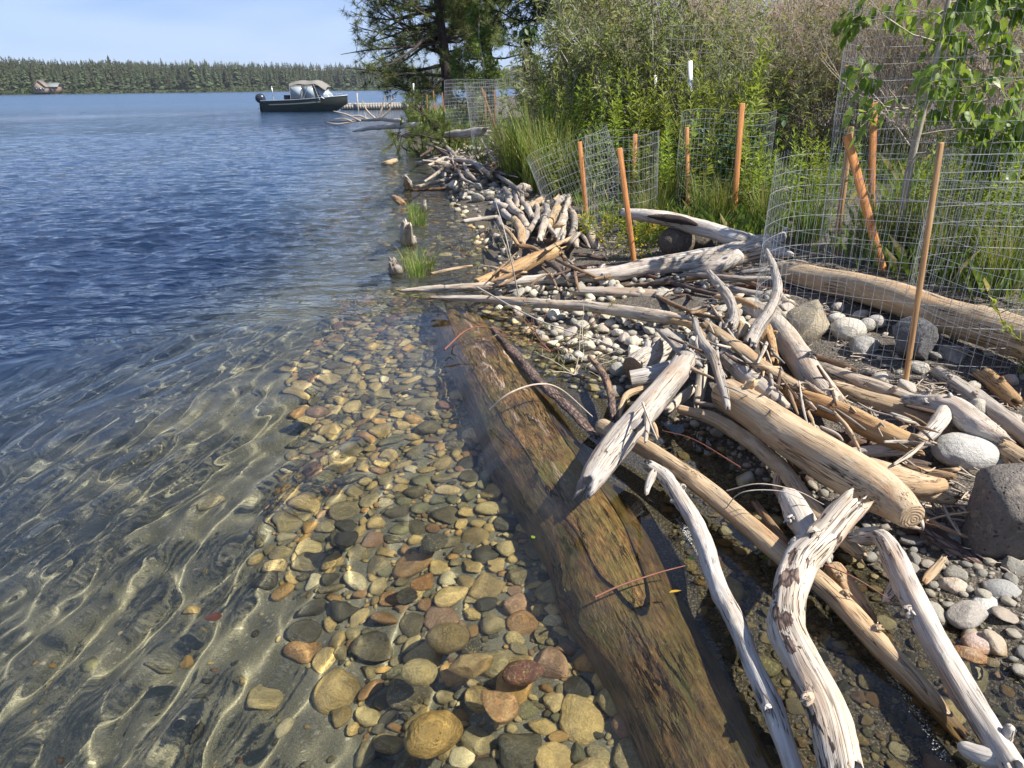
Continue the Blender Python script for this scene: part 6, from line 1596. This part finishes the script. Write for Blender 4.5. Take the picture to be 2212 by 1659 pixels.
# side curtains with windows
for s in (-1, 1):
    for k, (x0, x1, zt) in enumerate(((.37, .52, 1.86), (.535, .66, 1.84))):
        V, F = box((x0 + x1) / 2 * LB, s * .95, (.92 + zt) / 2, (x1 - x0) * LB, .03, zt - .92)
        if k: V[:, 0] += (1.4 - V[:, 2]) * .25
        w_ = ob('side_curtain', mesh('side_curtain', V, F, mcan, False), boat)
        V2 = V.copy(); c_ = V2.mean(0); V2 = c_ + (V2 - c_) * (.86, 1.5, .80); ob('window', mesh('window', V2, F, mvin, False), w_)
for x0, x1 in ((.37, .37), (.53, .49), (.66, .72), (.60, .52)):
    for s in (-1, 1):
        V, F = ptube([(x0 * LB, s * .97, 1.95), (x1 * LB, s * 1.0, .85)], .022, 6); ob('canopy_pole', mesh('canopy_pole', V, F, malu), boat)
# windscreen
ws = [(.83, -.0), (.80, .45), (.735, .84)]
for s in (-1, 1):
    for k in range(2):
        (xa, ya), (xb, yb_) = ws[k], ws[k + 1]
        lo = np.array([(xa * LB + .12, s * ya, .98), (xb * LB + .12, s * yb_, .94)]); hi = np.array([(xa * LB - .42, s * ya * .92, 1.72), (xb * LB - .42, s * yb_ * .92, 1.70)])
        Q = np.vstack([lo, hi[::-1]]); nrm = unit(np.cross(Q[1] - Q[0], Q[3] - Q[0])) * .012
        V = np.vstack([Q - nrm, Q + nrm]); F = np.array([[0, 1, 2, 3], [7, 6, 5, 4], [0, 4, 5, 1], [1, 5, 6, 2], [2, 6, 7, 3], [3, 7, 4, 0]])
        pn = ob('windscreen_pane', mesh('windscreen_pane', V, F, mvin, False), boat)
        V, F = ptube(np.vstack([Q, Q[:1]]), .022, 6); ob('pane_frame', mesh('pane_frame', V, F, malu), pn)
# bow rail, outboard, antenna pole
for s in (-1, 1):
    V, F = ptube(Vh[i[17:25, 4 + 4 * s]] + (0, 0, .17), .016, 6); ob('bow_rail', mesh('bow_rail', V, F, malu), boat)
mo = ob('outboard_motor', None, boat, (-.42, 0, 0))
V, F = rock_shape(77, 3, 1, .62, 1.0, 0, 2, .0); V = V * (.40, .55, .36); V[:, 2] += .98; V[:, 0] -= .02; ob('cowling', mesh('cowling', V, F, mmot), mo)
V, F = merge([box(.0, 0, .45, .24, .18, .55), box(.02, 0, -.05, .34, .10, .7), box(-.05, 0, .22, .5, .28, .03), box(.28, 0, .55, .25, .3, .35)]); ob('leg', mesh('leg', V, F, mblk, False), mo)
V, F = ptube([(.155 * LB, -.9, .8), (.15 * LB, -.9, 1.85)], .03, 8, True); ob('rod_holder_pole', mesh('rod_holder_pole', V, F, malu), boat)
V, F = box(.3 * LB, -.3, .95, .5, .5, .5); ob('seat', mesh('seat', V, F, mblk, False), boat)

# ------------------------------------------------------------------ small things on the water and wood
mfo, nt, P = mat('foam'); P.inputs['Base Color'].default_value = (.7, .7, .66, 1); P.inputs['Roughness'].default_value = .25; P.inputs['Transmission Weight'].default_value = .5
bb = NB(nt); tc = bb.n('ShaderNodeTexCoord'); bb.l(bb.bump(bb.noise(tc.outputs['Object'], 160, 2), .6, .004), P.inputs['Normal'])
q = np.random.default_rng(15); parts = []
def bubbles(pts, n, w, rlo=.0015, rhi=.004):
    Q = spline(np.array([G(u, v, .0) for u, v in pts]), 60)
    for k in range(n):
        c = Q[int(q.integers(60))] + np.append(q.normal(0, w, 2), .001); r_ = q.uniform(rlo, rhi); V, F = ICO[1]
        parts.append((V * (r_, r_, r_ * .6) + c, F))
bubbles([(1478, 1140), (1490, 1180), (1510, 1215), (1530, 1245)], 600, .012, .0008, .0028)
bubbles([(1770, 1290), (1820, 1340), (1880, 1400), (1930, 1470), (2000, 1570), (2040, 1640)], 420, .007, .0008, .0024)
V, F = merge(parts)
kind(tag(ob('foam', mesh('foam', V, F, mfo)), 'white foam bubbles caught along the sticks in the pool', 'foam'), 'stuff')
mlf = leaf_material('fallen_leaf_yellow', (.62, .42, .03), (.65, .48, .05), .3); mlg = leaf_material('fallen_leaf_green', (.16, .32, .03), (.2, .4, .05), .3)
def floater(lab, u, v, z, L, W, m, rz):
    p = G(u, v, z); V, F, _ = leafset(np.zeros((1, 3)), np.array([[math.cos(rz), math.sin(rz), .05]]), np.array([L]), np.array([W]), q, np.array([[0, 0, 1.]]), .02, 6)
    tag(ob('fallen_leaf', mesh('fallen_leaf', V, F, m, False, {'rnd': np.full(len(V), .5)}), None, p), lab, 'leaf')
floater('yellow willow leaf lying on the sunken log', 1445, 1280, .055, .045, .012, mlf, .2)
floater('small green leaf by the foam at the sunken log', 1492, 1210, .03, .022, .018, mlg, 1.0)
floater('green leaf floating beside the sunken log', 1155, 1163, .006, .022, .018, mlg, 2.2)

# ------------------------------------------------------------------ the air over the lake
V, F = box(0, 1150, 43, 5600, 3000, 114)
mz = bpy.data.materials.new('haze_air'); mz.use_nodes = True; nz_ = mz.node_tree; nz_.nodes.clear()
oz = nz_.nodes.new('ShaderNodeOutputMaterial'); vz = nz_.nodes.new('ShaderNodeVolumePrincipled')
vz.inputs['Color'].default_value = (.80, .88, 1.0, 1); vz.inputs['Density'].default_value = .00013; vz.inputs['Anisotropy'].default_value = .2
nz_.links.new(vz.outputs[0], oz.inputs['Volume'])
kind(tag(ob('haze', mesh('haze', V, F, mz, False)), 'thin blue haze in the air over the lake', 'haze'), 'stuff')
